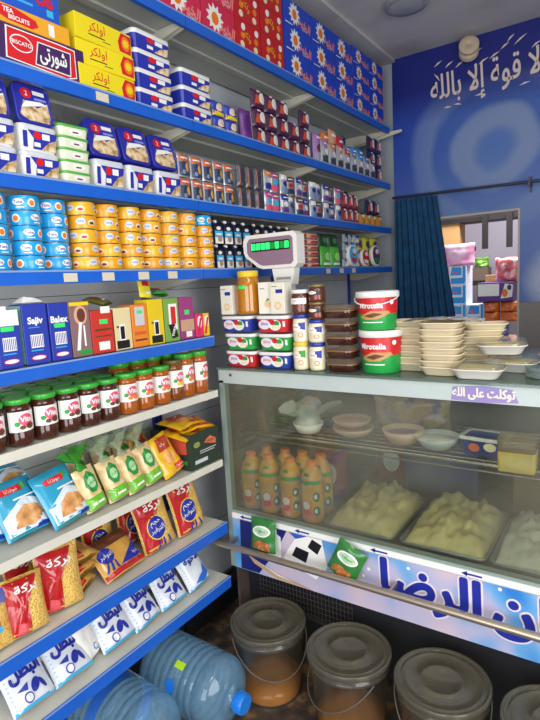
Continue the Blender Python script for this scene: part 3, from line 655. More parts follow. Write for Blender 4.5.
# ---- S5: tea and mix boxes
z5 = SZ['S5']+.0015
def carton(name, w, d, h, base, deco, side=None):
    m = MB(); m.rbox(w, d, h, base); deco(m)
    if side: side(m, lambda y, z, o=0: Vector((-w/2-o, y, z)))
    return Node(name, m)
bb = mt('box_cobalt', '2a3ca6', .4)
def tissue(word):
    def d(m):
        m.text(word, .024, INKW, fn, 0, .115, .001, bold=.04); m.rect(-.018, .018, .045, .08, INKW, fn)
        for k in range(7): m.rect(-.016+k*.005, -.014+k*.005, .048, .077, INKB, fn, .001)
        m.oval(0, .018, .022, .007, INKR, fn); m.oval(0, .018, .019, .005, INKW, fn, .0012); m.rect(-.02, .015, .036, .039, SKYB, fn); m.rect(-.02, .01, .098, .1, SKYB, fn)
    return d
def torn(m):
    m.add([(-.03, .0, .166), (.03, 0, .166), (.03, .05, .166), (-.03, .05, .166), (-.02, .01, .182), (.015, .012, .176), (.02, .04, .184), (-.018, .04, .178)], [(0, 1, 5, 4), (1, 2, 6, 5), (2, 3, 7, 6), (3, 0, 4, 7), (4, 5, 6, 7)], INKW)
place(carton('tissue_box', .062, .06, .15, bb, lambda m: (tissue(' ')(m), m.rect(-.03, .03, .11, .15, INKW, fn, .0008), m.rect(-.02, .015, .096, .108, GLOWG, fn, .001), m.rect(-.031, .0, .135, .16, INKW, fn, .0012))), (-.02, .745, z5), F, 'blue and white box with torn white top at the left edge', 'box')
place(carton('sachet_box', .07, .06, .162, bb, lambda m: (tissue('Sajiv')(m), torn(m)), lambda m, s: m.rect(.004, .056, .004, .158, mt('p_mint', '8ccac0', .45), s)), (-.02, .822, z5), F-.03, 'tall blue box with a mint side and torn white top', 'box', 'tall blue boxes')
place(carton('sachet_box', .062, .06, .16, bb, lambda m: (tissue('Balex')(m), m.rect(-.018, .016, .092, .104, GLOWG, fn, .0014))), (-.018, .893, z5), F, 'tall blue box with green price sticker, beside the portrait box', 'box', 'tall blue boxes')
def hair_side(m, s): m.rect(.002, .068, .11, .158, INKY, s); m.rect(.002, .068, .07, .108, INKG, s); m.rect(.002, .068, .002, .068, mt('p_choc', '7c5a4c', .45), s)
place(carton('hair_dye_box', .066, .07, .16, mt('box_mauve', '8a6a6c', .4), lambda m: (m.oval(.002, .12, .022, .028, mt('p_skin', 'd9a98c', .5), fn), m.oval(.004, .12, .014, .02, mt('p_hair', '6a3526', .5), fn, .001), m.poly([(-.02, .02), (-.005, .1), (.005, .1), (-.008, .02)], INKW, fn, .0008), m.rect(.008, .014, .03, .09, INKW, fn), m.rect(-.01, .03, .006, .02, INKG, fn), m.rect(-.033, .033, .148, .158, INKY, fn)), hair_side), (-.02, .962, z5), F, 'mauve box with a portrait and white streaks on its front', 'box')
place(carton('spice_box', .085, .05, .13, mt('box_red', 'c8382c', .4), lambda m: (m.rect(-.02, .02, .01, .035, INKW, fn), m.rect(-.012, .018, .088, .102, GLOWG, fn), m.rect(-.03, .03, .068, .074, BROWN, fn), m.rect(-.03, .03, .05, .054, BROWN, fn), m.rect(-.005, .03, .12, .14, INKW, fn)), lambda m, s: m.rect(.0, .05, .0, .13, mt('p_brick', 'a83a30', .45), s)), (-.02, 1.04, z5), F, 'red spice box with green sticker and white barcode', 'box')
def dbox(stick=None, dark=None):
    def d(m):
        m.rect(-.025, .025, .005, .03, INKK if dark else INKO, fn); m.rect(-.012, .012, .03, .08, INKW, fn, .0008); m.rect(-.008, .008, .034, .074, INKK if dark else INKW, fn, .0012)
        m.rect(-.022, .0, .07, .076, BROWN, fn)
        if stick: m.rect(-.012, .012, .1, .115, GLOWG, fn, .0014)
    return d
place(carton('cereal_box', .075, .06, .132, mt('box_cream', 'e2d2a0', .4), dbox(None, 1)), (-.02, 1.112, z5), F, 'cream food box with small bottle picture, beside the red spice box', 'box', 'small food boxes')
place(carton('cereal_box', .064, .06, .138, mt('box_orange', 'e8862c', .4), lambda m: (m.rect(-.02, .02, .07, .13, mt('p_silver', 'c9ccd0', .4), fn), m.rect(-.011, .011, .108, .118, GLOWG, fn, .001), m.rect(-.025, .025, .02, .026, BROWN, fn), m.rect(-.025, .025, .04, .05, mt('p_rust', 'd2622a', .4), fn))), (-.02, 1.168+.018, z5), F, 'orange food box with silver window and green sticker', 'box', 'small food boxes')
place(carton('cereal_box', .068, .06, .15, mt('box_yellow', 'e6c81e', .4), dbox(None, 1), lambda m, s: m.rect(.0, .06, .0, .15, INKY, s)), (-.02, 1.258, z5), F, 'yellow food box with black base under the yellow sachet', 'box', 'small food boxes')
place(carton('cereal_box', .068, .06, .15, mt('box_leaf', '7ca650', .4), lambda m: (m.rect(-.015, .025, .04, .13, INKW, fn), m.rect(-.005, .018, .06, .12, INKR, fn, .001), m.poly([(-.005, .01), (.025, .015), (.01, .06), (-.02, .06)], INKK, fn, .0014), m.text('TORA', .014, INKW, fn, .004, .036, .002, rot=1.2, bold=.04))), (-.02, 1.332, z5), F, 'green food box with red strip and green sachet on top', 'box', 'small food boxes')
place(carton('cereal_box', .072, .06, .15, mt('box_magenta', '9c3a7c', .4), lambda m: (m.rect(-.012, .012, .088, .104, GLOWG, fn), m.rect(-.034, .034, .03, .07, mt('p_tan2', 'c8a080', .5), fn), m.rect(-.01, .02, .008, .028, INKW, fn))), (-.02, 1.408, z5), F, 'magenta food box with tan band, last of the row', 'box', 'small food boxes')
for i, (y, c, lb) in enumerate(((1.472, 'e0306a', 'pink tea box with white oval lying past the magenta box'), (1.511, 'e8c020', 'yellow tea box with red stripes at the shelf end'))):
    place(carton('tea_box', .042 if i == 0 else .03, .08, .085, mt('tb%d' % i, c, .4), lambda m: (m.oval(0, .055, .012, .022, INKW, fn), m.poly([(-.015, .01), (-.005, .01), (.012, .07), (.002, .07)], INKR, fn, .001))), (-.02, y, z5), F, lb, 'box', 'little tea boxes')
def sach(c, seed, d=None): return packet('sachet', .06, .075, .02, c, d or (lambda m, f, w, h: (m.rect(-w*.3, w*.2, h*.5, h*.75, INKR, f, .001, 2, 3), m.rect(-w*.2, w*.35, h*.15, h*.25, INKW, f, .001, 2, 3))), seed)
place(sach(mt('film_sun', 'e6dc3a', .3), 91), (-.045, 1.255, z5+.152), F+.1, 'yellow sachet propped on the yellow food box', 'sachet', 'loose sachets', tilt=-.25, roll=.12)
place(sach(mt('film_mintg', '5fbf5c', .3), 92), (-.065, 1.335, z5+.153), F-.2, 'green and white sachet slumped on the green food box', 'sachet', 'loose sachets', tilt=-1.3, roll=.2)
place(sach(mt('film_olive', '7c7c34', .3), 93), (-.07, 1.11, z5+.136), F+.2, 'olive sachet lying on the cream food box', 'sachet', 'loose sachets', tilt=-1.3, roll=-.2)

# ---- S6: jars
def jar(h, cont, lidc, seed, fruit):
    r = .0345; m = MB(); c = .0345
    m.lathe([(r*.85, 0), (r*.97, .003), (r, .01), (r, h*.28), (r*.97, h*.31), (r*.97, h*.75), (r, h*.78), (r*.99, h*.83), (r*.84, h*.88), (r*.84, h*.9)], cont, 26, cy=c)
    lab = MB(); fn_ = cyl(r*.975, c); W = r*1.25
    lab.rect(-W, W, h*.31, h*.74, INKW, fn_, .0012, 6, 12)
    lab.oval(.002, h*.56, .019, h*.13, PINK, fn_, .0018, rings=4); lab.text('Vita', h*.15, INKW, fn_, .002, h*.57, .0026, bold=.04)
    lab.oval(.012, h*.42, .012, h*.065, fruit, fn_, .002, rings=3); lab.oval(-.008, h*.4, .008, h*.045, fruit, fn_, .002, rings=3); lab.oval(-.02, h*.48, .007, h*.05, INKG, fn_, .0018, rings=2)
    l = MB(); l.lathe([(r*.9, h*.885), (r*.97, h*.89), (r*.98, h*.985), (r*.92, h), (r*.6, h*.998)], lidc, 26, cy=c)
    for k in range(26):
        t = 2*PI*k/26; l.box(r*.98*math.cos(t)-.0006, r*.98*math.cos(t)+.0006, c+r*.98*math.sin(t)-.0006, c+r*.98*math.sin(t)+.0006, h*.9, h*.975, lidc)
    return [Node('glass_jar', m), Node('label', lab), Node('lid', l)]
CHO = mt('jar_chocolate', '4a2418', .12, var=.25, scale=30, coat=.5); APR = mt('jar_apricot', 'b05a14', .12, var=.3, scale=40, coat=.5); HON = mt('jar_honey', '8a4c14', .1, var=.5, scale=60, coat=.5)
LG = mt('jar_lid_green', '3fae3c', .3, coat=.3); LDG = mt('jar_lid_dark', '6a5a30', .35)
JC = Node('chocolate_spread_jar', None, jar(.125, CHO, LG, 0, BROWN)); JA = Node('jam_jar', None, jar(.13, APR, LG, 1, INKO)); JT = Node('jam_jar', None, jar(.155, APR, LG, 2, INKO))
m = jar(.14, HON, LDG, 3, INKY); JH = Node('honeycomb_jar', None, m)
z6 = SZ['S6']+.0015
for i, y in enumerate((.68, .757, .832, .906, .98, 1.05)): place(JC, (-.012, y, z6), F+random.uniform(-.15, .15), 'chocolate jar with green lid, front row, %s from the left' % ORD[i+1], 'jar', 'chocolate jars in front row')
for i, y in enumerate((1.123, 1.196, 1.27)): place(JA, (-.012, y, z6), F+random.uniform(-.2, .2), 'orange jam jar with green lid, front row, %s after the chocolate jars' % ORD[i+1], 'jar', 'orange jam jars')
place(JH, (-.015, 1.346, z6), F, 'amber honeycomb jar with dull gold lid among the jam jars', 'jar')
for i, y in enumerate((1.402, 1.474)): place(JT, (-.012-.004*(1-i), y+.004, z6), F+.1, 'taller orange jam jar, %s of the two at the shelf end' % ('left', 'right')[i], 'jar', 'tall orange jam jars')
for i, y in enumerate((.72, .795, .87, .945, 1.02, 1.095)): place(JC, (-.09, y, z6), F, 'chocolate jar with green lid, second row, %s from the left' % ORD[i+1], 'jar', 'chocolate jars in second row')
for i, y in enumerate((1.17, 1.245, 1.318, 1.392)): place(JT, (-.092, y, z6), F, 'tall jam jar standing behind the front row, %s from the left' % ORD[i+1], 'jar', 'tall jam jars in second row')
for i, y in enumerate((.8, .875, .95, 1.025, 1.1)): place(JC, (-.168, y, z6), F, 'chocolate jar with green lid, third row, %s from the left' % ORD[i+1], 'jar', 'chocolate jars in third row')

# ---- S7: bags
z7 = SZ['S7']+.002
FISH = ramp_mat('print_croissant', [(.3, 'b0703c'), (.5, 'd99a5c'), (.7, 'f0c890')], 30)
def frozen(seed, w=.135, h=.165):
    m = MB(); f = m.bag(w, h, .045, mt('film_aqua', '2f9fc4', .22, coat=.4), seed, .003)
    m.poly([(-w*.46, h*.05), (w*.46, h*.05), (w*.46, h*.5), (w*.1, h*.62), (-w*.46, h*.36)], mt('p_ice', 'dbe6ee', .3, coat=.3), f, .001, 4, 4)
    m.poly([(-w*.3, h*.14), (w*.1, h*.1), (w*.4, h*.22), (w*.36, h*.4), (w*.05, h*.48), (-w*.2, h*.36)], FISH, f, .002, 4, 3)
    m.rect(-w*.3, w*.18, h*.74, h*.85, INKR, f, .002, 3, 4); m.oval(w*.22, h*.82, w*.06, h*.06, INKG, f, .0018, rings=2); m.text('مونتانا', h*.1, INKW, f, -w*.06, h*.79, .003, bold=.03)
    m.rect(-w*.1, w*.4, h*.6, h*.63, INKW, f, .002, 2, 4); m.poly([(w*.1, h*.02), (w*.46, h*.02), (w*.46, h*.08), (w*.15, h*.08)], INKB, f, .002, 2, 3)
    m.rect(-w*.46, w*.1, h*.01, h*.05, mt('p_teal', '2c8c8c', .3), f, .0018, 2, 4)
    return Node('pastry_bag', m)
FZ = [frozen(s) for s in (101, 102, 103)]
T7 = math.radians
place(FZ[0], (-.085, .655, z7), F, 'glossy aqua pastry bag cut by the left edge of the picture', 'bag', 'aqua pastry bags', tilt=-T7(32))
place(FZ[1], (-.052, .768, z7), F-.05, 'glossy aqua pastry bag, second in the front row', 'bag', 'aqua pastry bags', tilt=-T7(34), roll=-.08)
place(FZ[2], (-.018, .885, z7), F+.05, 'glossy aqua pastry bag leaning beside the green bread bags', 'bag', 'aqua pastry bags', tilt=-T7(30), roll=-.1)
place(FZ[1], (-.15, .80, z7+.075), F+.12, 'aqua pastry bag lying on the pile behind the front ones', 'bag', 'aqua pastry bags', tilt=-T7(62), roll=.1)
for k in range(3): place(FZ[k % 3], (-.155+.004*k, .74+.012*k, z7+.0+.03*k), F+.2*k-.2, 'aqua pastry bag lying flat in the back pile, %s' % ('bottom', 'middle', 'top')[k], 'bag', 'flat aqua bags in back pile', tilt=-T7(84), scale=(1, .55, .8))
LEAF = mt('print_leafgreen', '1f8a3c', .35); BREAD = ramp_mat('print_bread', [(.3, 'c9a468'), (.5, 'e2c68c'), (.7, 'f0dcae')], 25, rough=.3, coat=.4)
def bread(seed, tied=False):
    w, h = .079, .135; m = MB(); f = m.bag(w, h, .05, BREAD, seed, .002)
    m.rect(-w*.47, w*.47, h*.03, h*.32, mt('p_lettuce', '6ab82c', .3, coat=.3), f, .0012, 4, 4); m.rect(-w*.3, w*.25, h*.13, h*.18, INKW, f, .002, 2, 4)
    m.poly([(0, h*.92), (w*.26, h*.78), (w*.28, h*.56), (w*.1, h*.4), (-w*.14, h*.42), (-w*.3, h*.6), (-w*.22, h*.82)], LEAF, f, .0014, 4, 2)
    m.oval(0, h*.64, w*.18, h*.13, mt('p_palegreen', 'a8d49a', .4), f, .0022, rings=3); m.text('خبز', h*.13, LEAF, f, 0, h*.64, .003, bold=.03)
    k = MB(); film = clear_mat('bag_film', 'e8f0e4', .3, 'c8d8b8', .15) if not tied else clear_mat('bag_film_green', 'a8e09a', .55, '46a83a', .15)
    vs = []; fs = []; n = 20
    for j, (rr, z) in enumerate(((.03, h*.93), (.008, h+.014), (.009, h+.02), (.028, h+.04), (.045, h+.062))):
        for i in range(n):
            t = 2*PI*i/n; q = rr*(1+.35*math.sin(t*4+seed)*(j > 2)); vs.append((q*math.cos(t), .03+q*.6*math.sin(t), z+.008*math.sin(t*3+seed)*(j > 2)))
    for j in range(4):
        for i in range(n): fs.append((j*n+i, j*n+(i+1) % n, (j+1)*n+(i+1) % n, (j+1)*n+i))
    k.add(vs, fs, film, True)
    return Node('bread_bag', None, [Node('bag_body', m), Node('tied_end', k)])
BRG = bread(111, True); BRC = bread(112)
for i, (y, nd, x) in enumerate(((.985, BRG, -.022), (1.07, BRC, -.022), (1.15, BRC, -.022), (1.23, BRC, -.028))):
    place(nd, (x, y-.012, z7), F+(.05, -.05, .06, -.04)[i], 'toast bread bag with green leaf label, front row, %s from the left' % ORD[i+1], 'bag', 'toast bread bags in front row', tilt=-T7(16), roll=(-.12, -.14, -.16, -.18)[i])
for i, (y, z) in enumerate(((1.03, 0), (1.125, 0), (1.22, 0))):
    place(BRC, (-.165, y, z7+z), F+(.1, -.1, .1, .3, -.2)[i], 'toast bread bag in the back row, %s' % ('lower left', 'lower middle', 'lower right', 'upper left', 'upper right')[i], 'bag', 'toast bread bags in back row', tilt=-T7(12))
def yellowbag(seed, w, h, t=.045):
    m = MB(); f = m.bag(w, h, t, mt('film_gold', 'e8b41e', .25, coat=.4), seed, .004)
    m.poly([(-w*.3, h*.62), (w*.3, h*.6), (w*.36, h*.92), (-w*.2, h*.94)], mt('p_russet', 'b0402c', .35), f, .0016, 3, 3); m.rect(0, w*.42, h*.06, h*.2, INKR, f, .0016, 3, 3)
    m.oval(0, h*.42, w*.26, h*.16, mt('p_apricot', 'f0a860', .4), f, .0014, rings=3); m.text('كيك', h*.12, INKW, f, .0, h*.76, .0024, bold=.03); m.text('بسكوت', h*.09, INKW, f, w*.2, h*.13, .0024)
    return Node('biscuit_bag', m)
YB_ = yellowbag(121, .108, .15, .04); YF = yellowbag(122, .15, .12, .024)
place(YB_, (-.02, 1.305, z7), F, 'yellow biscuit bag with red label leaning left of the open dark box', 'bag', 'yellow biscuit bags', tilt=-T7(24), roll=-.22)
place(YB_, (-.15, 1.325, z7), F, 'yellow biscuit bag with red label behind the leaning one', 'bag', 'yellow biscuit bags', tilt=-T7(30), roll=-.3)
m = MB(); dkb = mt('box_darkgreen', '2c3a30', .5)
W, D_, H_ = .16, .2, .135; tck = .003
m.box(-W/2, W/2, 0, tck, 0, H_, dkb); m.box(-W/2, W/2, D_-tck, D_, 0, H_, dkb); m.box(-W/2, -W/2+tck, tck, D_-tck, 0, H_-.0, dkb); m.box(W/2-tck, W/2, tck, D_-tck, 0, H_, dkb); m.box(-W/2+tck, W/2-tck, tck, D_-tck, 0, tck, dkb)
m.poly([(-.005, .088), (.06, .07), (.062, .09), (.03, .108), (.01, .1)], mt('p_coral', 'd8704c', .5), fn, .0008); m.text('mara', .02, dkb, fn, .03, .09, .0014); m.oval(-.045, .09, .018, .011, mt('p_moss', '8a9a4a', .5), fn); m.rect(-.06, .01, .018, .032, mt('p_silver', 'c9ccd0', .4), fn); m.rect(-.03, .06, .06, .063, mt('p_silver', 'c9ccd0', .4), fn); m.rect(-.03, .05, .052, .055, mt('p_silver', 'c9ccd0', .4), fn)
sd = lambda y, z, o=0: Vector((-W/2-o, y, z)); m.poly([(.02, .06), (.1, .05), (.12, .12), (.02, .125)], mt('p_brickred', 'c8503a', .5), sd, .0008); m.rect(.02, .07, .02, .035, INKG, sd, .0008)
place(Node('display_box', m), (-.012, 1.444, z7), F-.0, 'dark green open display box filled with yellow bags', 'box')
for i, (y, z, a, r_) in enumerate(((1.39, .1, 70, .25), (1.41, .122, 72, -.2), (1.38, .144, 74, .1))):
    place(YF, (-.03, y+.03, z7+z), F+r_, 'yellow bag lying in the dark display box, %s layer' % ('bottom', 'middle', 'top')[i], 'bag', 'yellow bags in the display box', tilt=-T7(a+8))

# ---- S8: pasta bags
z8 = SZ['S8']+.002
PAS = ramp_mat('pasta_fill', [(.0, '7a4a1c'), (.2, 'c8922e'), (.5, 'eac264')], 170, 'voronoi', .3, .6, bump=.6); PAS2 = ramp_mat('spaghetti_fill', [(.2, 'a8702a'), (.6, 'e6b85c')], 30, 'wave', .3, .6, stretch=(3, 1, .4))
RDF = mt('film_red', 'b81c20', .22, coat=.5)
def pasta(seed, w, h, kind, t=.055):
    m = MB(); f = m.bag(w, h, t, PAS if kind != 'long' else PAS2, seed, .003)
    m.poly([(-w*.47, h*.02), (-w*.02, h*.02), (w*.0, h*.5), (w*.32, h*.96), (-w*.47, h*.96)], RDF, f, .0012, 5, 5)
    if kind == 'badge':
        m.oval(-w*.06, h*.4, w*.28, h*.22, INKY, f, .0018, rings=4); m.oval(-w*.06, h*.4, w*.26, h*.2, INKB, f, .0026, rings=4)
        m.text('حجم', h*.13, INKW, f, -w*.06, h*.47, .0034, bold=.03); m.text('التوفير', h*.12, INKW, f, -w*.06, h*.36, .0034, bold=.03)
        for k in range(3): m.poly([(w*(-.2+.2*k), h*.02), (w*(-.13+.2*k), h*.02), (w*(-.08+.14*k), h*.18), (w*(-.12+.14*k), h*.18)], INKB, f, .0022, 2, 3)
    else: m.poly([(-w*.35, h*.05), (-w*.1, h*.05), (-w*.12, h*.2), (-w*.3, h*.24)], mt('p_pinkred', 'e0545c', .4), f, .0018, 2, 3)
    m.tfit('بركة', w*.55, h*.17, INKW, f, w*.0, h*.78, .0026, .0008, .05)
    return Node('pasta_bag', m)
PB = pasta(131, .115, .155, 'plain'); PB2 = pasta(132, .13, .185, 'plain'); PD = pasta(133, .13, .185, 'badge'); PD2 = pasta(134, .13, .2, 'badge')
m = MB(); f = m.bag(.11, .15, .05, PAS, 135, .003); m.rect(-.05, .05, .11, .148, mt('film_periwinkle', '6a74c0', .3), f, .0014, 3, 4); m.oval(-.005, .07, .022, .018, INKR, f, .0014, rings=3); m.rect(-.03, .02, .045, .06, SKYB, f, .0012, 3, 3); m.text('A', .02, INKW, f, -.005, .07, .0024)
place(Node('pasta_bag', m), (-.03, .625, z8), F, 'yellow pasta bag with blue top at the far left edge', 'bag', 'pasta bags', tilt=-T7(12))
place(PB, (-.022, .715, z8), F-.1, 'red fronted pasta bag, second from the left and shorter', 'bag', 'pasta bags', tilt=-T7(14), roll=.04)
place(PB2, (-.045, .83, z8), F-.25, 'tall red fronted pasta bag with curly pasta showing', 'bag', 'pasta bags', tilt=-T7(6), roll=.0)
for k in range(3): place(pasta(140+k, .12, .15, 'long', .04), (-.07, .93, z8+.004+.042*k), F+.5-.2*k, 'red pasta bag lying in the pile behind, %s' % ('bottom', 'middle', 'top')[k], 'bag', 'red pasta bags in a pile', tilt=-T7(80))
m = MB(); f = m.bag(.17, .14, .045, PAS2, 150, .004)
m.rect(-.083, .083, .003, .02, RDF, f, .0012, 3, 5); m.poly([(-.02, .022), (.083, .022), (.083, .08), (.03, .05)], INKB, f, .0016, 4, 4); m.oval(-.045, .075, .03, .026, INKB, f, .0016, rings=4); m.text('التوفير', .02, INKW, f, -.045, .075, .003, bold=.03); m.text('جديد', .018, INKW, f, .06, .04, .003)
for k in range(3): m.poly([(-.075+.022*k, .022), (-.065+.022*k, .022), (-.05+.014*k, .052), (-.055+.014*k, .052)], INKB, f, .0018, 2, 3)
m.poly([(-.08, .1), (.08, .1), (.07, .138), (-.07, .138)], BROWN, f, .0012, 3, 4)
place(Node('pasta_bag', m), (-.03, 1.06, z8), F+.02, 'wide pasta bag with blue round badge lying back on the shelf', 'bag', 'pasta bags', tilt=-T7(46), roll=-.05)
place(PD, (-.045, 1.235, z8), F-.1, 'red pasta bag with blue badge, left of the upright pair', 'bag', 'pasta bags', tilt=-T7(12), roll=-.12, scale=(1.1, 1, 1.08))
place(PD2, (-.04, 1.395, z8), F-.05, 'red pasta bag with blue badge, right of the upright pair', 'bag', 'pasta bags', tilt=-T7(10), roll=-.12, scale=(1.1, 1, 1.05))
for k in range(2): place(PB, (-.17, .66+.14*k, z8), F, 'red pasta bag in the back row at left, %s one' % ('left', 'right')[k], 'bag', 'red pasta bags in back row', tilt=-T7(10))
for k in range(2): place(PD, (-.17, 1.08+.15*k, z8), F, 'red badge pasta bag in the back row, %s one' % ('left', 'right')[k], 'bag', 'badge pasta bags in back row', tilt=-T7(10))

# ---- S9: tissue / napkin pouches
z9 = SZ['S9']+.002
WF = mt('film_white', 'dfe4ec', .25, coat=.3); PBL = mt('p_lightblue', 'a9c2e4', .35)
def pouch(seed, word):
    w, h = .125, .135; m = MB(); f = m.bag(w, h, .06, WF, seed, .002, top=.05, bot=.05)
    m.rect(-w*.47, w*.47, h*.0, h*.06, SKYB, f, .0014, 2, 4)
    if word == 'البطل':
        m.tfit(word, w*.72, h*.34, INKB, f, 0, h*.66, .003, .0024); m.oval(w*.08, h*.32, w*.09, h*.14, INKB, f, .0024, rings=2, rot=-.6); m.poly([(-w*.32, h*.36), (-w*.05, h*.44), (-w*.1, h*.3)], INKB, f, .0024, 2, 2)
        m.oval(-w*.14, h*.17, w*.1, h*.1, INKB, f, .002, rings=2); m.oval(-w*.14, h*.17, w*.075, h*.075, WF, f, .003, rings=2); m.oval(w*.24, h*.28, w*.05, h*.12, INKB, f, .0024, rings=2, rot=.3)
    else:
        m.tfit(word, w*.66, h*.26, INKB, f, 0, h*.76, .003, .0012); m.poly([(-w*.3, h*.12), (w*.1, h*.06), (w*.36, h*.2), (w*.3, h*.5), (w*.16, h*.3), (-w*.1, h*.22)], mt('p_azure', '2a6cd0', .35), f, .002, 4, 3)
    for k in range(9): m.oval(-w*.44, h*(.1+.09*k), .0025, .0025, PBL, f, .0016, 8)
    for k in range(4): m.oval(-w*.25+k*w*.18, h*.93, .008, .004, mt('p_azure', '2a6cd0', .35), f, .002, 8)
    return Node('napkin_pouch', m)
NPo = [pouch(160+i, 'البطل') for i in range(3)]; NL = pouch(170, 'الاخوة')
for i, (y, a, r) in enumerate(((.71, 42, 0), (.84, 42, 0), (1.01, 34, .1), (1.14, 36, .05), (1.265, 34, .0))):
    place(NPo[i % 3], (-.03, y, z9), F+(0, 0, -.1, .1, 0)[i], 'white napkin pouch with blue Arabic lettering, %s from the left on the lowest shelf' % ORD[i+1], 'pouch', 'white napkin pouches', tilt=-T7(a), roll=-r, scale=(1.04, 1, 1.08))
place(NL, (-.03, 1.405, z9), F, 'white napkin pouch with blue swoosh at the right end of lowest shelf', 'pouch', 'white napkin pouches', tilt=-T7(30), roll=-.1)
m = MB(); f = m.bag(.09, .13, .06, INKW, 175, .004); m.text('C', .03, mt('p_azure', '2a6cd0', .35), f, .01, .03, .002)
place(Node('napkin_pouch', m), (-.06, .925, z9), F+.3, 'plain white pouch turned sideways between lettered pouches', 'pouch', 'white napkin pouches', tilt=-T7(20))
for i, y in enumerate((.72, .87, 1.02, 1.17, 1.32)): place(NPo[(i+1) % 3], (-.185, y, z9), F, 'white napkin pouch in the back row of lowest shelf, %s from the left' % ORD[i+1], 'pouch', 'napkin pouches in back row', tilt=-T7(12))

# ================================================================== DISPLAY FRIDGE
CX0, CX1, CY0, CY1 = -.03, 2.05, 1.57, 2.31
ALU = mt('fridge_aluminium', '9fb0a8', .4, .3, var=.08, scale=10); GASK = mt('fridge_enamel', 'b9c4bf', .45, var=.06, scale=8)
GLS = clear_mat('fridge_glass', 'eef2ec', .03, '8f8d7c', .03, 3.0, .26)
GTOP = clear_mat('counter_glass', 'c8dcd2', .3, '9db0a6', .08); RAILM = mt('rail_steel', 'b8aa98', .3, .8)
INN = ramp_mat('fridge_inside', [(.3, '352f2b'), (.55, '5a4f48'), (.75, '746860')], 5, rough=.5)  # brown mottling also imitates a mirror reflection on the back, put into colour
froot = bpy.data.objects.new('display_fridge', None); COL.objects.link(froot); froot.location = (CX0, CY0, 0)
tag(froot, 'long glass fronted display fridge with printed dairy banner and steel rail', 'fridge')
def fpart(name, mb, parent=None, label=None, dz=.016):
    mb2 = mb; mb.v = [(x, y, z+dz) for x, y, z in mb.v]; mb.xf = Matrix(); o = bpy.data.objects.new(name, mb2.mesh(name)); COL.objects.link(o); o.parent = parent or froot
    if parent is None: o.matrix_parent_inverse = Matrix.Translation((-CX0, -CY0, 0))
    else: o.matrix_parent_inverse = parent.matrix_parent_inverse.copy() if False else Matrix()
    if label: o['label'] = label
    return o
b = MB(); b.box(CX0, CX1, CY0, CY0+.03, 1.112, 1.164, GASK); b.box(CX0, CX0+.03, CY0+.03, CY1, 1.122, 1.164, GASK); b.box(CX0+.03, CX1, CY1-.03, CY1, 1.122, 1.164, GASK)
b.xf = Matrix.Translation((CX0+.06, CY0, 1.145)) @ Matrix.Rotation(PI/2, 4, 'X'); b.lathe([(.006, 0), (.005, .003), (.001, .004)], BROWN, 12); b.xf = Matrix()
fpart('top_frame', b)
b = MB(); b.box(CX0-.004, CX1, CY0-.008, CY1, 1.165, 1.173, GTOP); fpart('counter_glass', b)
b = MB(); b.box(CX0+.026, CX1, CY0+.002, CY0+.007, .597, 1.121, GLS); fpart('front_glass', b)
b = MB(); b.box(CX0, CX0+.022, CY0, CY0+.03, .35, 1.121, ALU); fpart('corner_post', b)
b = MB(); b.box(CX0, CX0+.012, CY0+.031, CY1, .1, 1.121, INN); fpart('side_panel', b); b = MB(); b.box(CX1-.012, CX1, CY0+.031, CY1, .1, 1.121, INN); fpart('side_panel', b)
b = MB(); b.box(CX0+.013, CX1-.013, CY1-.02, CY1, .1, 1.121, INN)
b.box(CX0+.013, CX1-.013, CY1-.05, CY1-.02, .93, .96, mt('evaporator_dark', '3a3634', .6)); fpart('back_panel', b)
b = MB(); b.box(CX0+.013, CX1-.013, CY0+.03, CY1-.021, .565, .585, INN); b.box(CX0+.0, CX1, CY0+.001, CY0+.03, .585, .596, ALU); fpart('inner_floor', b)
b = MB(); b.box(CX0+.0225, CX1, CY0-.002, CY0+.029, .562, .5845, INKW); f = flat(CY0-.002)
for x in (.045, .30, .60, .90, 1.2, 1.5): b.rect(x, x+.05, .571, .577, INKB, f, .0008); b.poly([(x-.012, .574), (x+.006, .566), (x+.006, .583)], INKB, f, .0008)
b.rect(.0225, 2.0, .5635, .5645, INKK, f, .0008); fpart('white_strip', b)
# banner
BAN = ramp_mat('banner_sky', [(.3, '2f7fd0'), (.42, '6aaae0'), (.5, 'b9b8d6'), (.66, 'd6c0cc')], 4, rough=.35, detail=2)
b = MB(); b.box(CX0+.0225, CX1, CY0, CY0+.02, .35, .561, BAN); f = flat(CY0)
navy = mt('banner_navy', '1c2470', .4)
b.poly([(.0225, .352), (.03, .561), (.25, .561), (.2, .47), (.11, .352)], navy, f, .0004)
b.poly([(.16, .44), (.22, .44), (.222, .53), (.205, .54), (.205, .558), (.178, .558), (.178, .54), (.162, .53)], INKW, f, .001)   # milk bottle
b.poly([(.23, .45), (.37, .40), (.42, .46), (.40, .561), (.30, .561), (.26, .5)], INKW, f, .0012)                                    # cow
b.poly([(.27, .47), (.33, .455), (.345, .5), (.29, .51)], INKK, f, .0018); b.poly([(.34, .52), (.38, .5), (.4, .54), (.36, .555)], INKK, f, .0018); b.oval(.31, .43, .02, .015, INKK, f, .0018)
b.poly([(.29, .54), (.34, .561), (.26, .561)], mt('banner_blue', '2a5ac0', .4), f, .0018)
b.poly([(.06, .42), (.2, .372), (.36, .352), (.2, .352), (.09, .39)], mt('banner_bread', 'c9a67a', .5), f, .0014); b.poly([(.1, .405), (.2, .375), (.28, .362), (.2, .368)], INKW, f, .002)
b.oval(.49, .535, .02, .01, INKK, f, .0012)
for x, z in ((.58, .5), (.56, .47), (.72, .54), (.65, .42), (1.0, .55)): b.oval(x, z, .006, .006, INKW, f, .001, 8)
OUT = mt('banner_outline', 'ecdfe6', .4)
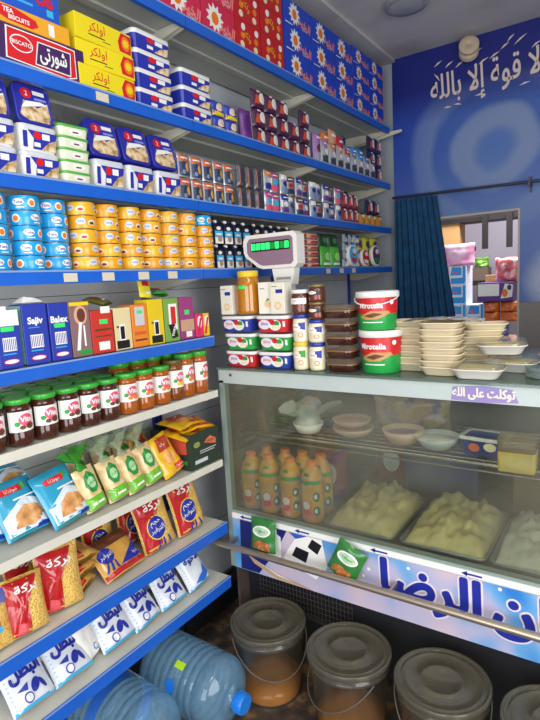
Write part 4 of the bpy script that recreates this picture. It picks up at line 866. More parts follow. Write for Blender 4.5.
def word(t, w, h, cx, cz):
    b.tfit(t, w, h, OUT, f, cx, cz, .0012, .0125); b.tfit(t, w, h, INKB, f, cx, cz, .0026, .0065)
word('الرضا', .315, .15, .785, .478); word('البان', .30, .15, 1.135, .478)
fpart('banner', b)
b = MB(); b.box(CX0+.02, CX1-.02, CY0+.09, CY1-.04, .02, .35, DK); fpart('base', b)
b = MB(); WR = mt('grille_wire', '5e564e', .5, .5)
for k in range(27): b.tube([(.06+k*.016, CY0+.07, .17), (.06+k*.016, CY0+.07, .345)], .0012, WR, 4)
for k in range(9): b.tube([(.055, CY0+.068, .175+k*.021), (.48, CY0+.068, .175+k*.021)], .0012, WR, 4)
b.box(.055, .48, CY0+.071, CY0+.0895, .17, .174, WR)
fpart('grille', b)
b = MB(); b.tube([(-.045, CY0-.07, .494), (CX1, CY0-.07, .494)], .0125, RAILM, 12); ra = fpart('guard_rail', b, dz=0)
for x in (.012, .68, 1.4, 2.0):
    b = MB(); b.box(x-.004, x+.004, CY0-.06, CY0-.001, .484, .500, RAILM); o = fpart('rail_bracket', b, dz=0)
# sticker on the frame
b = MB(); LAV = mt('sticker_lavender', '8f80b4', .4); f = flat(CY0); b.poly([(.86, 1.115), (.865, 1.155), (.95, 1.162), (1.03, 1.155), (1.045, 1.118), (.95, 1.112)], LAV, f, .0006)
b.tfit('توكلت على الله', .17, .034, mt('sticker_cream', 'ecdccb', .4), f, .95, 1.137, .0014, .0012); fpart('sticker', b, label='lavender sticker with cream Arabic lettering')
# wire shelf
b = MB(); ZS = .905; CH_ = mt('shelf_chrome', 'aba69c', .25, .9)
b.tube([(-.016, 1.68, ZS), (CX1-.014, 1.68, ZS)], .006, CH_, 8); b.tube([(-.016, 1.68, ZS-.022), (CX1-.014, 1.68, ZS-.022)], .0035, CH_, 6)
for k in range(9): b.tube([(-.016, 1.715+k*.045, ZS+.001), (CX1-.014, 1.715+k*.045, ZS+.001)], .003, CH_, 6)
for k in range(12): b.tube([(.1+k*.165, 1.68, ZS-.003), (.1+k*.165, 2.10, ZS-.003)], .003, CH_, 6)
fpart('wire_shelf', b, dz=0)
for x in (.03, 1.98):
    b = MB(); b.tube([(x, 1.56, .1), (x, 1.56, .0)], .012, DK, 8); b.xf = Matrix()
for x in (.06, 1.98):
    for y in (CY0+.12, CY1-.08):
        b = MB(); b.lathe([(.02, 0), (.02, .02)], DK, 12, cx=x, cy=y); fpart('foot', b, dz=0)

# inside the fridge
SHIFT[0] = .006
zi = .603
JUI = ramp_mat('juice_orange', [(.3, 'd88e1c'), (.6, 'e8b42c')], 12, rough=.25, coat=.4)
def juice():
    m = MB(); r = .043
    m.lathe([(r*.85, 0), (r, .008), (r, .055), (r*.96, .062), (r, .07), (r, .155), (r*.9, .18), (r*.6, .205), (r*.45, .215)], JUI, 20, cy=r)
    l = MB(); f = cyl(r, r); l.rect(-.06, .06, .15, .166, INKG, f, .001, 3, 8); l.oval(0, .185, .012, .01, INKG, cyl(r*.86, r), .001, rings=3)
    for q in (-.095, -.04, .04, .095):
        for z_ in (.05, .105): l.oval(q, z_, .014, .02, mt('leaf_deep', '2c6a34', .4), f, .001, rings=3); l.oval(q-.003, z_, .006, .009, INKW, f, .0016, rings=2)
    l.rect(-.024, .024, .02, .09, INKO, f, .0018, 3, 6); l.oval(0, .07, .014, .016, INKW, f, .0024, rings=3); l.oval(.0, .045, .016, .014, INKR, f, .0024, rings=3)
    c = MB(); c.lathe([(r*.46, .213), (r*.47, .226), (r*.4, .229)], INKO, 14, cy=r)
    return Node('juice_bottle', None, [Node('bottle_body', m), Node('label', l), Node('cap', c)])
JB = juice()
for r in range(2):
    for i in range(4): place(JB, (.045+i*.09, 1.61+r*.09, zi), random.uniform(-.3, .3), 'orange juice bottle with green band in fridge, %s row, %s from left' % (('front', 'back')[r], ORD[i+1]), 'bottle', 'orange juice bottles')
RP = packet('frozen_meat_bag', .16, .2, .07, mt('film_raspberry', '8c2a3c', .3), lambda m, f, w, h: m.oval(0, h*.5, w*.25, h*.25, mt('p_silver', 'c9ccd0', .4), f, .001, rings=3), 180)
place(RP, (.44, 2.13, zi), 0, 'red bag in the fridge behind the cheese trays', 'bag')
place(RP, (.27, 1.86, zi+.0), .3, 'red bag in the fridge right behind the juice bottles', 'bag')
CHEE = mt('cheese_pale', 'cdc088', .6, var=.25, scale=14, bump=.6); CHW = mt('cheese_white', 'c9c8b4', .6, var=.12, scale=20, bump=.6)
def mound(w, d, h, mat, seed, name):
    m = MB(); n = 28; k = 24; vs = []; fs = []
    for j in range(k+1):
        for i in range(n+1):
            u = -1+2*i/n; v = -1+2*j/k
            e = max(0, (1-abs(u)**4)*(1-abs(v)**4))**.5
            vs.append((u*w/2, d/2+v*d/2, h*(.8+.35*v)*e*(1+.5*noise.noise(Vector((u*2.2, v*2.2, seed)))+.45*noise.noise(Vector((u*6, v*6, seed)))+.2*noise.noise(Vector((u*14, v*14, seed))))))
    for j in range(k):
        for i in range(n): fs.append((j*(n+1)+i, j*(n+1)+i+1, (j+1)*(n+1)+i+1, (j+1)*(n+1)+i))
    m.add(vs, fs, mat, True)
    t = MB(); t.loft([(-.004, w/2-.01, d/2-.01, .02), (.0, w/2+.006, d/2+.006, .02), (.014, w/2+.012, d/2+.012, .02), (.014, w/2+.008, d/2+.008, .02), (.002, w/2, d/2, .02)], mt('tray_steel', '8b9290', .35, .6), cy=d/2)
    return Node(name, None, [Node('tray', t), Node('contents', m)])
place(mound(.25, .36, .075, CHEE, 3, 'cheese_tray'), (.515, 1.62, zi+.005), 0, 'pale yellow cheese heap on a tray, left of the middle', 'food tray', 'cheese trays in the fridge')
place(mound(.26, .36, .07, CHEE, 8, 'cheese_tray'), (.81, 1.62, zi+.005), 0, 'pale yellow cheese heap on a tray, in the middle', 'food tray', 'cheese trays in the fridge')
place(mound(.26, .32, .075, CHW, 12, 'cheese_tray'), (1.1, 1.62, zi+.005), 0, 'white cheese blocks heaped on a tray at the right', 'food tray', 'cheese trays in the fridge')
place(mound(.22, .25, .09, CHW, 15, 'cheese_tray'), (1.385, 1.62, zi+.005), 0, 'white cheese heap on the tray past the right edge', 'food tray', 'cheese trays in the fridge')
m = MB(); m.rbox(.3, .14, .26, mt('box_denim', '2c4480', .5))
place(Node('milk_crate_box', m), (.66, 2.105, zi), 0, 'dark blue box at the back of the fridge floor', 'box'); 
m = MB(); m.rbox(.5, .14, .17, mt('box_kraft', '7a5b42', .6, var=.2, scale=15)); place(Node('cardboard_box', m), (1.2, 2.05, zi), 0, 'brown cardboard box at the back right of the fridge floor', 'box')
def bowl(r, h, col, inner, name='bowl'):
    m = MB(); m.lathe([(r*.5, 0), (r*.6, .003), (r*.85, h*.5), (r, h), (r*.97, h), (r*.8, h*.5), (r*.5, .008), (0.0001, .008)], col, 28)
    k = MB(); k.lathe([(r*.86, h*.66), (r*.5, h*.8), (.0001, h*.85)], inner, 24)
    return Node(name, None, [Node('bowl_body', m), Node('contents', k)])
LILAC = mt('bowl_lilac', '8c6a8e', .4)
place(bowl(.075, .05, mt('bowl_peach', 'd8b8a0', .4), LILAC), (.63, 1.78, ZS+.0045), 0, 'peach bowl of purple food on the wire shelf', 'bowl')
place(bowl(.075, .045, mt('bowl_paleblue', 'c2ccd2', .4), mt('foodwhite', 'dcdcd8', .6, var=.1)), (.755, 1.77, ZS+.0045), 0, 'pale blue bowl on the wire shelf beside the purple one', 'bowl')
place(bowl(.08, .035, mt('bowl_peach', 'd8b8a0', .4), mt('food_pink', 'd2a898', .6, var=.2)), (.43, 1.79, ZS+.0045), 0, 'shallow peach plate on the wire shelf, lower of two', 'plate')
place(bowl(.075, .03, mt('bowl_pinkish', 'cfa99a', .4), mt('food_pink', 'd2a898', .6, var=.2)), (.425, 1.79, ZS+.04), 0, 'pinkish plate resting on the peach plate', 'plate')
# white bowl with knotted clear bag
m = MB(); m.lathe([(.03, 0), (.045, .004), (.062, .04), (.06, .04), (.04, .006)], INKW, 24)
k = MB(); film = clear_mat('bag_film', 'e8f0e4', .3, 'c8d8b8', .15); vs = []; fs = []; n = 30
for j, (rr, z) in enumerate(((.058, .03), (.05, .06), (.045, .07), (.075, .095), (.1, .11))):
    for i in range(n):
        t = 2*PI*i/n; q = rr*(1+.3*math.sin(5*t)*(j > 2)+.15*math.sin(3*t+1)*(j > 2)); vs.append((q*math.cos(t), q*math.sin(t)*.8, z+(.02*math.sin(4*t) if j > 2 else 0)))
for j in range(4):
    for i in range(n): fs.append((j*n+i, j*n+(i+1) % n, (j+1)*n+(i+1) % n, (j+1)*n+i))
k.add(vs, fs, clear_mat('bag_film_white', 'f0f4f0', .5, 'd8dcd8', .15), True)
place(Node('salad_bowl', None, [Node('bowl_body', m), Node('plastic_bag', k)]), (.25, 1.76, ZS+.0045), 0, 'white bowl wrapped in a knotted clear bag on the wire shelf', 'bowl')
m = MB(); m.loft([(0, .062, .045, .012), (.055, .07, .052, .014)], mt('tub_navy', '2c3a8c', .35), cy=.052); f = flat(.004); m.oval(-.02, .028, .018, .014, mt('p_orangered', 'd86a4a', .4), f, .004); m.oval(.03, .035, .02, .014, CREAM, f, .004)
l = MB(); l.loft([(.052, .074, .056, .016), (.062, .074, .056, .016), (.062, .062, .044, .014), (.059, .06, .042, .014, mt('tub_navy', '2c3a8c', .35))], mt('lid_pale', 'c3c6c4', .3), cy=.052)
place(Node('margarine_tub', None, [Node('tub_body', m), Node('lid', l)]), (.905, 1.73, ZS+.0045), -.12, 'navy tub with pale rimmed lid on the wire shelf', 'tub')
m = MB(); m.loft([(0, .05, .04, .008), (.055, .052, .042, .01), (.06, .046, .036, .01)], mt('cheese_gold', 'd8b84a', .4, var=.2, scale=40, coat=.4), cy=.042)
k = MB(); k.loft([(.06, .05, .04, .01), (.095, .054, .044, .012), (.1, .05, .04, .01)], clear_mat('box_clear', 'e0d8c8', .3, 'a8947a', .1), cy=.042)
place(Node('cheese_container', None, [Node('contents', m), Node('lid', k)]), (1.03, 1.62, ZS+.0065), .05, 'golden cheese in a clear box at the shelf edge', 'container')
m = MB(); m.lathe([(.05, 0), (.052, .004), (.052, .12), (.05, .124)], INKR, 24, cy=.05); m.rect(-.02, .05, .03, .1, INKW, cyl(.052, .05), .001, 3, 6)
place(Node('sauce_tin', m), (1.2, 1.72, ZS+.0045), 0, 'red tin with white label on wire shelf at right edge', 'tin')
m = MB(); f = m.bag(.3, .12, .08, ramp_mat('film_mixed', [(.3, '46588c'), (.45, 'b08a80'), (.6, '8c8a4a'), (.75, '6a4c5a')], 14, rough=.25, coat=.5), 190, .012, 20, 10)
place(Node('herb_bag', m), (.6, 1.93, ZS+.008), .1, 'crinkled plastic bag of mixed goods at the back of wire shelf', 'bag', tilt=.1)

SHIFT[0] = 0
# green nut bags hanging on the rail
m = MB(); f = m.bag(.115, .125, .03, mt('film_emerald', '2f7a34', .25, coat=.3), 195, .003); m.oval(.0, .08, .042, .022, INKW, f, .0014, rings=4, rot=.1); m.oval(.0, .08, .034, .016, mt('p_mistgreen', 'b4d4ae', .4), f, .002, rings=3); m.text('Lighana', .014, INKG, f, 0, .08, .003)
m.poly([(-.04, .012), (.04, .008), (.035, .038), (-.01, .045), (-.035, .035)], ramp_mat('print_nuts', [(.3, '7a3c1c'), (.6, 'c47a3c')], 90), f, .0014, 3, 3)
NB = Node('nut_bag', m)
place(NB, (.165, 1.516, .496), .0, 'green nut bag tucked behind the rail at its left end', 'bag', 'green nut bags on the rail', tilt=-.1, lift=False)
place(NB, (.49, 1.516, .487), .0, 'green nut bag tilted behind the rail over the cow picture', 'bag', 'green nut bags on the rail', tilt=-.1, roll=.42, lift=False)

# ================================================================== ON THE COUNTER
zc = 1.1905; SHIFT[0] = .006
def dairy_tub(col, nm):
    m = MB(); w, d, h = .145, .1, .06; a, e = w/2, d/2; c = mt('dairy_'+nm, col, .35)
    m.loft([(0, a*.84, e*.84, .02), (.004, a*.87, e*.87, .022), (h-.01, a*.95, e*.95, .024)], c, cy=e)
    def fr(x, z, o=0): return Vector((x, e-e*(.87+.08*z/h)-o, z))
    m.oval(-.028, .028, .026, .018, mt('p_pearlpink', 'e8dce4', .4), fr, .0008); m.text('Jibna', .016, INKR if nm != 'red' else INKB, fr, -.028, .03, .0016)
    m.oval(.018, .026, .026, .02, INKW, fr, .0010); m.oval(.008, .036, .012, .01, INKR, fr, .0016); m.oval(.026, .032, .012, .01, INKG, fr, .0016); m.poly([(.005, .012), (.04, .012), (.035, .026), (.01, .026)], CREAM, fr, .0018)
    m.rect(.052, .062, .02, .04, INKW, fr, .001)
    l = MB(); l.loft([(h-.012, a*.97, e*.97, .024), (h-.011, a, e, .026), (h-.002, a, e, .026), (h, a*.97, e*.97, .024), (h, a*.9, e*.88, .02), (h-.002, a*.88, e*.86, .02)], WHITE, cy=e)
    return Node('dairy_tub', None, [Node('tub_body', m), Node('lid', l)])
DT = {k: dairy_tub(c, k) for k, c in (('red', 'c8282c'), ('green', '2f9a44'), ('blue', '2a3f9c'))}
for i, (x, cs) in enumerate(((.06, ('red', 'green', 'blue')), (.213, ('blue', 'green', 'red')))):
    for k, c in enumerate(cs): place(DT[c], (x+(.0, .004, -.004)[k]-.006*(i == 0)*(k), 1.585+.002*k, zc+k*.0665), 0, 'white lidded %s dairy tub, %s of the %s stack on counter' % (c, ('bottom', 'middle', 'top')[k], ('left', 'right')[i]), 'tub', 'dairy tubs on the counter')
zt = zc+3*.0665
m = MB(); r = .047; HNY = mt('honey', 'c07a14', .1, var=.2, scale=12, coat=.6)
m.lathe([(r*.88, 0), (r*.98, .004), (r, .012), (r, .105), (r*.9, .125), (r*.78, .138), (r*.78, .142)], HNY, 28, cy=r)
l = MB(); l.lathe([(r*.82, .138), (r*.85, .14), (r*.85, .158), (r*.78, .161)], mt('lid_yellow', 'e6c22a', .35), 28, cy=r)
st = MB(); st.rect(-.012, .018, .095, .107, GLOWG, cyl(r, r), .0012, 2, 5); 
place(Node('honey_jar', None, [Node('glass_jar', m), Node('lid', l), Node('price_sticker', st, label='bright green price sticker')]), (.083, 1.593, zt), 0, 'large honey jar with yellow lid on the left dairy tub stack', 'jar')
def lotion(w, d, h):
    m = MB(); m.rbox(w, d, h, mt('box_ivory', 'ece6d4', .45)); m.rect(-w*.1, w*.38, h*.66, h*.78, INKB, fn); m.rect(-w*.4, w*.0, h*.86, h*.89, mt('p_grey', '9a9a96', .5), fn); m.oval(w*.02, h*.26, w*.24, h*.13, mt('p_softorange', 'ecc48c', .5), fn); m.oval(w*.02, h*.26, w*.14, h*.08, CREAM, fn, .001)
    return Node('biscuit_box', m)
place(lotion(.055, .05, .11), (.004, 1.60, zt), 0, 'slim ivory box left of the honey jar', 'box', 'ivory boxes on dairy tubs')
m = MB(); m.rbox(.055, .055, .115, mt('box_ivory', 'ece6d4', .45)); m.rect(-.02, .0, .09, .094, mt('p_grey', '9a9a96', .5), fn); m.oval(.01, .035, .014, .012, mt('p_softorange', 'ecc48c', .5), fn); m.poly([(0, .045), (.02, .05), (.012, .058)], INKG, fn)
place(Node('biscuit_box', m), (.178, 1.61, zt), .1, 'ivory box with green leaf right of the honey jar', 'box', 'ivory boxes on dairy tubs')
place(lotion(.062, .05, .112), (.24, 1.598, zt), -.05, 'ivory box with blue label, rightmost on the dairy tubs', 'box', 'ivory boxes on dairy tubs')
def spread(h, r, lidc, cont, lab, accent=None, nm='mayonnaise_jar'):
    m = MB(); m.lathe([(r*.85, 0), (r*.97, .003), (r, .01), (r, h*.72), (r*.96, h*.8), (r*.88, h*.84), (r*.88, h*.86)], cont, 24, cy=r)
    f = cyl(r, r); lb = MB()
    lb.rect(-r*1.1, r*1.1, h*.42, h*.66, lab, f, .001, 4, 8); lb.oval(-.004, h*.54, r*.55, h*.09, INKW, f, .0018, rings=3); lb.text('mayo', h*.1, INKR, f, -.004, h*.54, .0026)
    if accent: lb.poly([(r*.2, h*.5), (r*1.0, h*.44), (r*1.0, h*.72), (r*.2, h*.7)], accent, f, .0014, 3, 4)
    lb.oval(r*.4, h*.27, r*.3, h*.09, INKR, f, .0012, rings=3); lb.oval(r*.4, h*.27, r*.22, h*.065, cont, f, .0018, rings=3)
    l = MB(); l.lathe([(r*.94, h*.85), (r*.98, h*.86), (r*.98, h*.97), (r*.92, h), (r*.5, h)], lidc, 24, cy=r)
    return Node(nm, None, [Node('jar_body', m), Node('label', lb), Node('lid', l)])
MAY = mt('mayonnaise', 'e8e0be', .3, coat=.3); LB2 = mt('lid_navy', '2c3a94', .35); LYL = mt('lid_mustard', 'e0c04a', .35)
M1 = spread(.098, .029, LYL, MAY, CREAM, INKG); M2 = spread(.098, .029, LB2, MAY, INKW, INKB)
for nd, x, y, k, lb in ((M1, .322, 1.585, 0, 'mayonnaise jar with mustard lid, bottom left of the four'), (M2, .386, 1.587, 0, 'mayonnaise jar with blue lid, bottom right of the four'), (M2, .324, 1.587, 1, 'mayonnaise jar with blue lid, upper left of the four')):
    place(nd, (x, y, zc+k*.0985), 0, lb, 'jar', 'mayonnaise jars')
M3 = spread(.078, .031, LB2, MAY, INKW, INKB); place(M3, (.388, 1.587, zc+.0985), 0, 'squat mayonnaise jar with blue lid, upper right of the four', 'jar', 'mayonnaise jars')
NUT = mt('hazelnut_cream', '5e2f1a', .2, coat=.4)
place(spread(.085, .034, WHITE, NUT, INKW, None, 'hazelnut_spread_jar'), (.325, 1.585, zc+.197), 0, 'hazelnut spread jar with white lid on the left mayonnaise stack', 'jar')
place(spread(.06, .03, mt('lid_bronze', '8c7a50', .4, .5), NUT, mt('lab_black', '2a2220', .4), None, 'hazelnut_spread_jar'), (.39, 1.59, zc+.177), 0, 'small dark spread jar under the bronze lidded one', 'jar')
place(spread(.06, .03, mt('lid_bronze', '8c7a50', .4, .5), NUT, mt('lab_black', '2a2220', .4), None, 'hazelnut_spread_jar'), (.391, 1.59, zc+.2375), 0, 'small dark spread jar with bronze lid, topmost', 'jar')
def sauce_box():
    m = MB(); w, d, h = .118, .1, .045; a, e = w/2, d/2
    m.loft([(0, a*.8, e*.8, .02), (.003, a*.84, e*.84, .022), (h*.5, a*.91, e*.91, .025, mt('date_tan', '8c6238', .3)), (h*.6, a*.9, e*.9, .025, mt('date_tan', '8c6238', .3))], mt('dark_syrup', '3c1a0e', .12, var=.3, scale=25, coat=.6), cy=e)
    k = MB(); cm = clear_mat('box_clear_cool', 'f2ece4', .16, 'b8a48c', .08)
    k.loft([(h*.62, a*.96, e*.96, .026), (h*.66, a, e, .028), (h*.72, a, e, .028), (h*.76, a*.95, e*.95, .026), (h*.97, a*.9, e*.9, .024), (h, a*.84, e*.84, .022)], cm, cy=e)
    return Node('date_container', None, [Node('contents', m), Node('lid', k)])
SBX = sauce_box()
for k in range(5): place(SBX, (.477+(.004, -.003, .002, -.004, .0)[k], 1.585, zc+k*.0455), (.03, -.04, .05, -.02, .04)[k], 'clear container of dark dates, %s of the stack of five' % lev(k, 5), 'container', 'clear date containers')
def pail(r, h, full):
    m = MB(); e = r; red = mt('pail_red', 'cc2226', .35); grn = mt('pail_green', '1f9a42', .35)
    m.lathe([(r*.86, 0, grn), (r*.88, .003, grn), (r*.93, h*.42, grn), (r*.93, h*.425, red), (r*.975, h*.83, red), (r*.98, h*.87, red)], red, 36, cy=e)
    def f(x, z, o=0):
        rr = r*(.875+.1*z/(h*.83)); return Vector(((rr+o)*math.sin(x/rr), e-(rr+o)*math.cos(x/rr), z))
    m.text('Mirotella', h*.18, INKW, f, -.004, h*.64, .0016, bold=.03)
    m.poly([(-r*.7, h*.34), (-r*.1, h*.5), (r*.8, h*.5), (r*.9, h*.44), (r*.3, h*.3), (-r*.3, h*.28)], mt('p_toast', 'c8965a', .5), f, .0012, 4, 4)
    m.poly([(-r*.4, h*.38), (r*.1, h*.46), (r*.5, h*.42), (0, h*.33)], BROWN, f, .002, 3, 3); m.rect(-r*.5, r*.5, h*.2, h*.225, INKW, f, .0012, 2, 6); m.oval(r*1.0, h*.72, .008, .008, INKW, f, .0014)
    l = MB(); l.lathe([(r*.99, h*.84), (r*1.05, h*.85), (r*1.05, h*.96), (r*1.02, h), (r*.92, h), (r*.9, h*.985)], WHITE, 36, cy=e)
    hd = MB(); pts = []
    for i in range(21):
        t = PI*i/20; pts.append((-r*1.06*math.cos(t), e-r*.1-r*1.0*math.sin(t)*1.0, h*.86-h*.2*math.sin(t)))
    hd.tube(pts, .0022, WHITE, 6)
    return Node('spread_pail', None, [Node('pail_body', m), Node('lid', l)]+([Node('handle', hd)] if full else []))
place(pail(.07, .14, False), (.607, 1.585, zc), .0, 'red and green spread pail under the one with a handle, lower of the two', 'pail', 'spread pails')
place(pail(.068, .125, True), (.604, 1.587, zc+.1405), .1, 'red and green spread pail with handle down, upper of the two', 'pail', 'spread pails')
# foam trays
FOAM = mt('foam_cream', 'ecdcb8', .6, var=.06, scale=12)
def tray(w=.15, d=.12, h=.03, mat=FOAM, lid=False):
    m = MB(); a, e = w/2, d/2
    m.loft([(0, a*.72, e*.72, .02), (.002, a*.76, e*.76, .022), (h*.8, a*.94, e*.94, .026), (h*.82, a, e, .03), (h*.92, a, e, .03), (h*.92, a*.93, e*.93, .026), (h*.15, a*.76, e*.76, .02)], mat, cy=e)
    if not lid: return Node('food_tray', m)
    c = MB(); c.loft([(h*.2, a*.74, e*.74, .02), (h*1.0, a*.7, e*.7, .02)], mt('sweet_yellow', 'd8c878', .5, var=.15), cy=e)
    k = MB(); k.loft([(h*.93, a*1.0, e*1.0, .03), (h*1.0, a*.98, e*.98, .03), (h*1.5, a*.86, e*.86, .026), (h*1.55, a*.8, e*.8, .024)], clear_mat('tray_lid', 'f2f2ee', .12, 'd0ccc0', .08), cy=e)
    return Node('food_tray', None, [Node('tray_body', m), Node('contents', c), Node('lid', k)])
TR = tray()
for i, (x, y, n) in enumerate(((.705, 1.66, 8), (.80, 1.70-.05, 8))):
    for k in range(n): place(TR, (x-.012+random.uniform(-.004, .004)+(.0 if i == 0 else .012), y+.01*i+random.uniform(-.003, .003)+.0, zc+k*.0195), random.uniform(-.06, .06), 'empty cream foam tray, %s in the %s nested stack' % (lev(k, n), ('left', 'right')[i]), 'tray', 'nested foam trays') if i == 0 else None
TR2 = tray(.13, .11)
for k in range(8): place(TR2, (.808+random.uniform(-.003, .003), 1.60+random.uniform(-.003, .003), zc+k*.0195), random.uniform(-.06, .06), 'empty cream foam tray, %s in the right nested stack' % lev(k, 8), 'tray', 'nested foam trays in right stack')
TRS = tray(.14, .12)
for k in range(7): place(TRS, (.875+.006*k, 1.77, zc+k*.0195), .3+random.uniform(-.06, .06), 'empty foam tray, %s in the stack behind the right one' % lev(k, 7), 'tray', 'nested foam trays in rear stack')
m = MB(); n = 20; vs = []; fs = []
for j in range(9):
    for i in range(n+1):
        u = -1+2*i/n; v = j/8; vs.append((u*.12, v*.12, .012+.007*noise.noise(Vector((u*3, v*3, 2)))-.008*abs(u)**3))
for j in range(8):
    for i in range(n): fs.append((j*(n+1)+i, j*(n+1)+i+1, (j+1)*(n+1)+i+1, (j+1)*(n+1)+i))
m.add(vs, fs, ramp_mat('wrap_colours', [(.3, 'b8bcc0'), (.45, 'd8dce0'), (.55, 'd8cc6a'), (.62, 'c8a0c0'), (.7, 'c8d0d4')], 12, rough=.15, coat=.5), True)
place(Node('plastic_wrap', m), (.815, 1.60, zc+8*.0195+.006), .1, 'crumpled clear wrap lying over the right foam tray stack', 'wrap')
TL = tray(.15, .11, .032, mt('foam_white', 'e4dfd4', .55), True)
place(TL, (.925, 1.575, zc), .05, 'covered white tray with yellow sweets at the counter edge', 'tray', 'covered sweet trays')
place(TL, (.985, 1.72, zc), -.1, 'covered white tray behind the edge one, lower of two', 'tray', 'covered sweet trays')
place(TL, (.965, 1.73, zc+.052), .15, 'covered white tray stacked on the rear one', 'tray', 'covered sweet trays')
place(TL, (1.11, 1.92, zc), .0, 'covered yellow sweets tray near the doorway wall', 'tray', 'covered sweet trays')
m = MB(); f = m.bag(.14, .012+.02, .1, clear_mat('bag_film_grey', 'c9d4d0', .35, 'a8b4b0', .1), 211, .006); place(Node('plastic_bag', m), (1.12, 1.64, zc), .2, 'flattened clear plastic bag on the counter glass at right', 'bag')

# scale with pole display
SW = mt('scale_white', 'e6e4dc', .4); SP_ = mt('scale_mauve', '8c6f82', .5); rootm = []
def shead():
    pts = [(-.125, 0), (-.125, -.045), (-.117, -.062), (-.06, -.104), (-.04, -.111), (.105, -.111), (.118, -.098), (.118, .008), (.105, .02), (-.11, .02)]
    m = MB(); m.prism(pts, 0, .055, SW, 'y')
    q = [(x*.86+.0, (z+.045)*.8-.046) for x, z in pts]; m.poly(q, SP_, fn, .0012)
    return m
hm = shead()
scr = MB(); scr.rect(-.085, .088, -.044, -.008, INKK, fn, .002); GG = mt('led_green', '20f060', .4, emis=1.6); GD = mt('led_dim', '0c8a3c', .4, emis=.35)
for k, (x, g_) in enumerate(((-.082, GG), (-.058, GG), (-.034, GG), (-.01, GG), (.012, GD), (.036, GG), (.06, GD), (.082, GG))): scr.rect(x*.92-.009, x*.92+.009, -.038, -.014, g_, fn, .003)
pole = MB(); pole.prism([(.0, -.112), (.1, -.112), (.09, -.175), (.01, -.175)], .006, .045, SW, 'y'); pole.box(.015, .08, .012, .04, -.406, -.175, SW); pole.box(.018, .082, .0055, .0058, -.155, -.145, mt('p_grey', '9a9a96', .5))
base = MB(); base.rbox(.29, .26, .07, SW, .008, z0=-.476); base.box(-.14, .14, .07, .25, -.4055, -.396, RAILM)
def shift(mb, dz):
    mb.v = [(x, y, z+dz) for x, y, z in mb.v]; return mb
SH = .476
sc = Node('price_scale', None, [Node('display_head', shift(hm, SH), [Node('screen', shift(scr, SH), label='black screen with green digits')]), Node('pole', shift(pole, SH)), Node('scale_base', shift(base, SH))])
place(sc, (.152, 1.70, zc), .0, 'white price scale with green lit display on a pole', 'scale')

SHIFT[0] = 0
# ================================================================== FLOOR: buckets and bottles
BKM = clear_mat('bucket_plastic', 'f2efe8', .11, '96948c', .15); LIDM = clear_mat('bucket_lid', 'cfcabc', .26, '8f8a78', .18)
LIQ = mt('brine_amber', 'f5a010', .12, var=.2, scale=20, coat=.5)
def bucket(r, h, fill):
    m = MB(); m.lathe([(r*.8, 0), (r*.82, .004), (r*.93, h-.045), (r*.97, h-.044), (r*.97, h-.03), (r*.94, h-.029), (r*.95, h-.004), (r*.93, h-.004), (r*.91, h-.05), (r*.8, .006)], BKM, 40)
    l = MB(); l.lathe([(r*.98, h-.018), (r, h-.016), (r, h-.002), (r*.985, h+.001), (r*.95, h+.001), (r*.93, h-.005), (r*.86, h-.005), (r*.85, h-.003), (r*.82, h-.003), (r*.81, h-.005), (r*.45, h-.005), (r*.44, h-.003), (r*.41, h-.003), (r*.4, h-.005), (.0001, h-.005)], LIDM, 48)
    q = MB(); q.lathe([(r*.78, .008), (r*(.79+.12*fill), h*fill), (r*.4, h*fill+.004), (.0001, h*fill)], LIQ, 36)
    hd = MB(); pts = [(-r*.99*math.cos(PI*i/24), -r*1.0*math.sin(PI*i/24)*.97-.004, h-.04-.11*math.sin(PI*i/24)) for i in range(25)]
    hd.tube(pts, .0022, mt('handle_grey', '5c5852', .4), 6)
    return Node('bucket', None, [Node('bucket_body', m), Node('lid', l), Node('contents', q), Node('handle', hd)])
for i, (x, y, r, h, fl, rz, lb) in enumerate(((.22, 1.46, .14, .275, .2, .9, 'clear lidded bucket with amber liquid, nearest the water bottles'), (.552, 1.452, .141, .285, .18, -.5, 'clear lidded bucket with amber liquid, second from the left'), (.858, 1.462, .142, .29, .18, .3, 'lidded bucket in shade under the banner, third from the left'), (1.168, 1.455, .142, .29, .18, -.4, 'lidded bucket cut by the right corner of the picture'))):
    place(bucket(r, h, fl), (x, y, .0), rz, lb, 'bucket', 'lidded buckets on the floor')
WTR = clear_mat('bottle_water', 'e6f4fc', .2, 'a6dcff', .06, ior=1.6); CAPB = mt('cap_blue', '1f7fe0', .35)
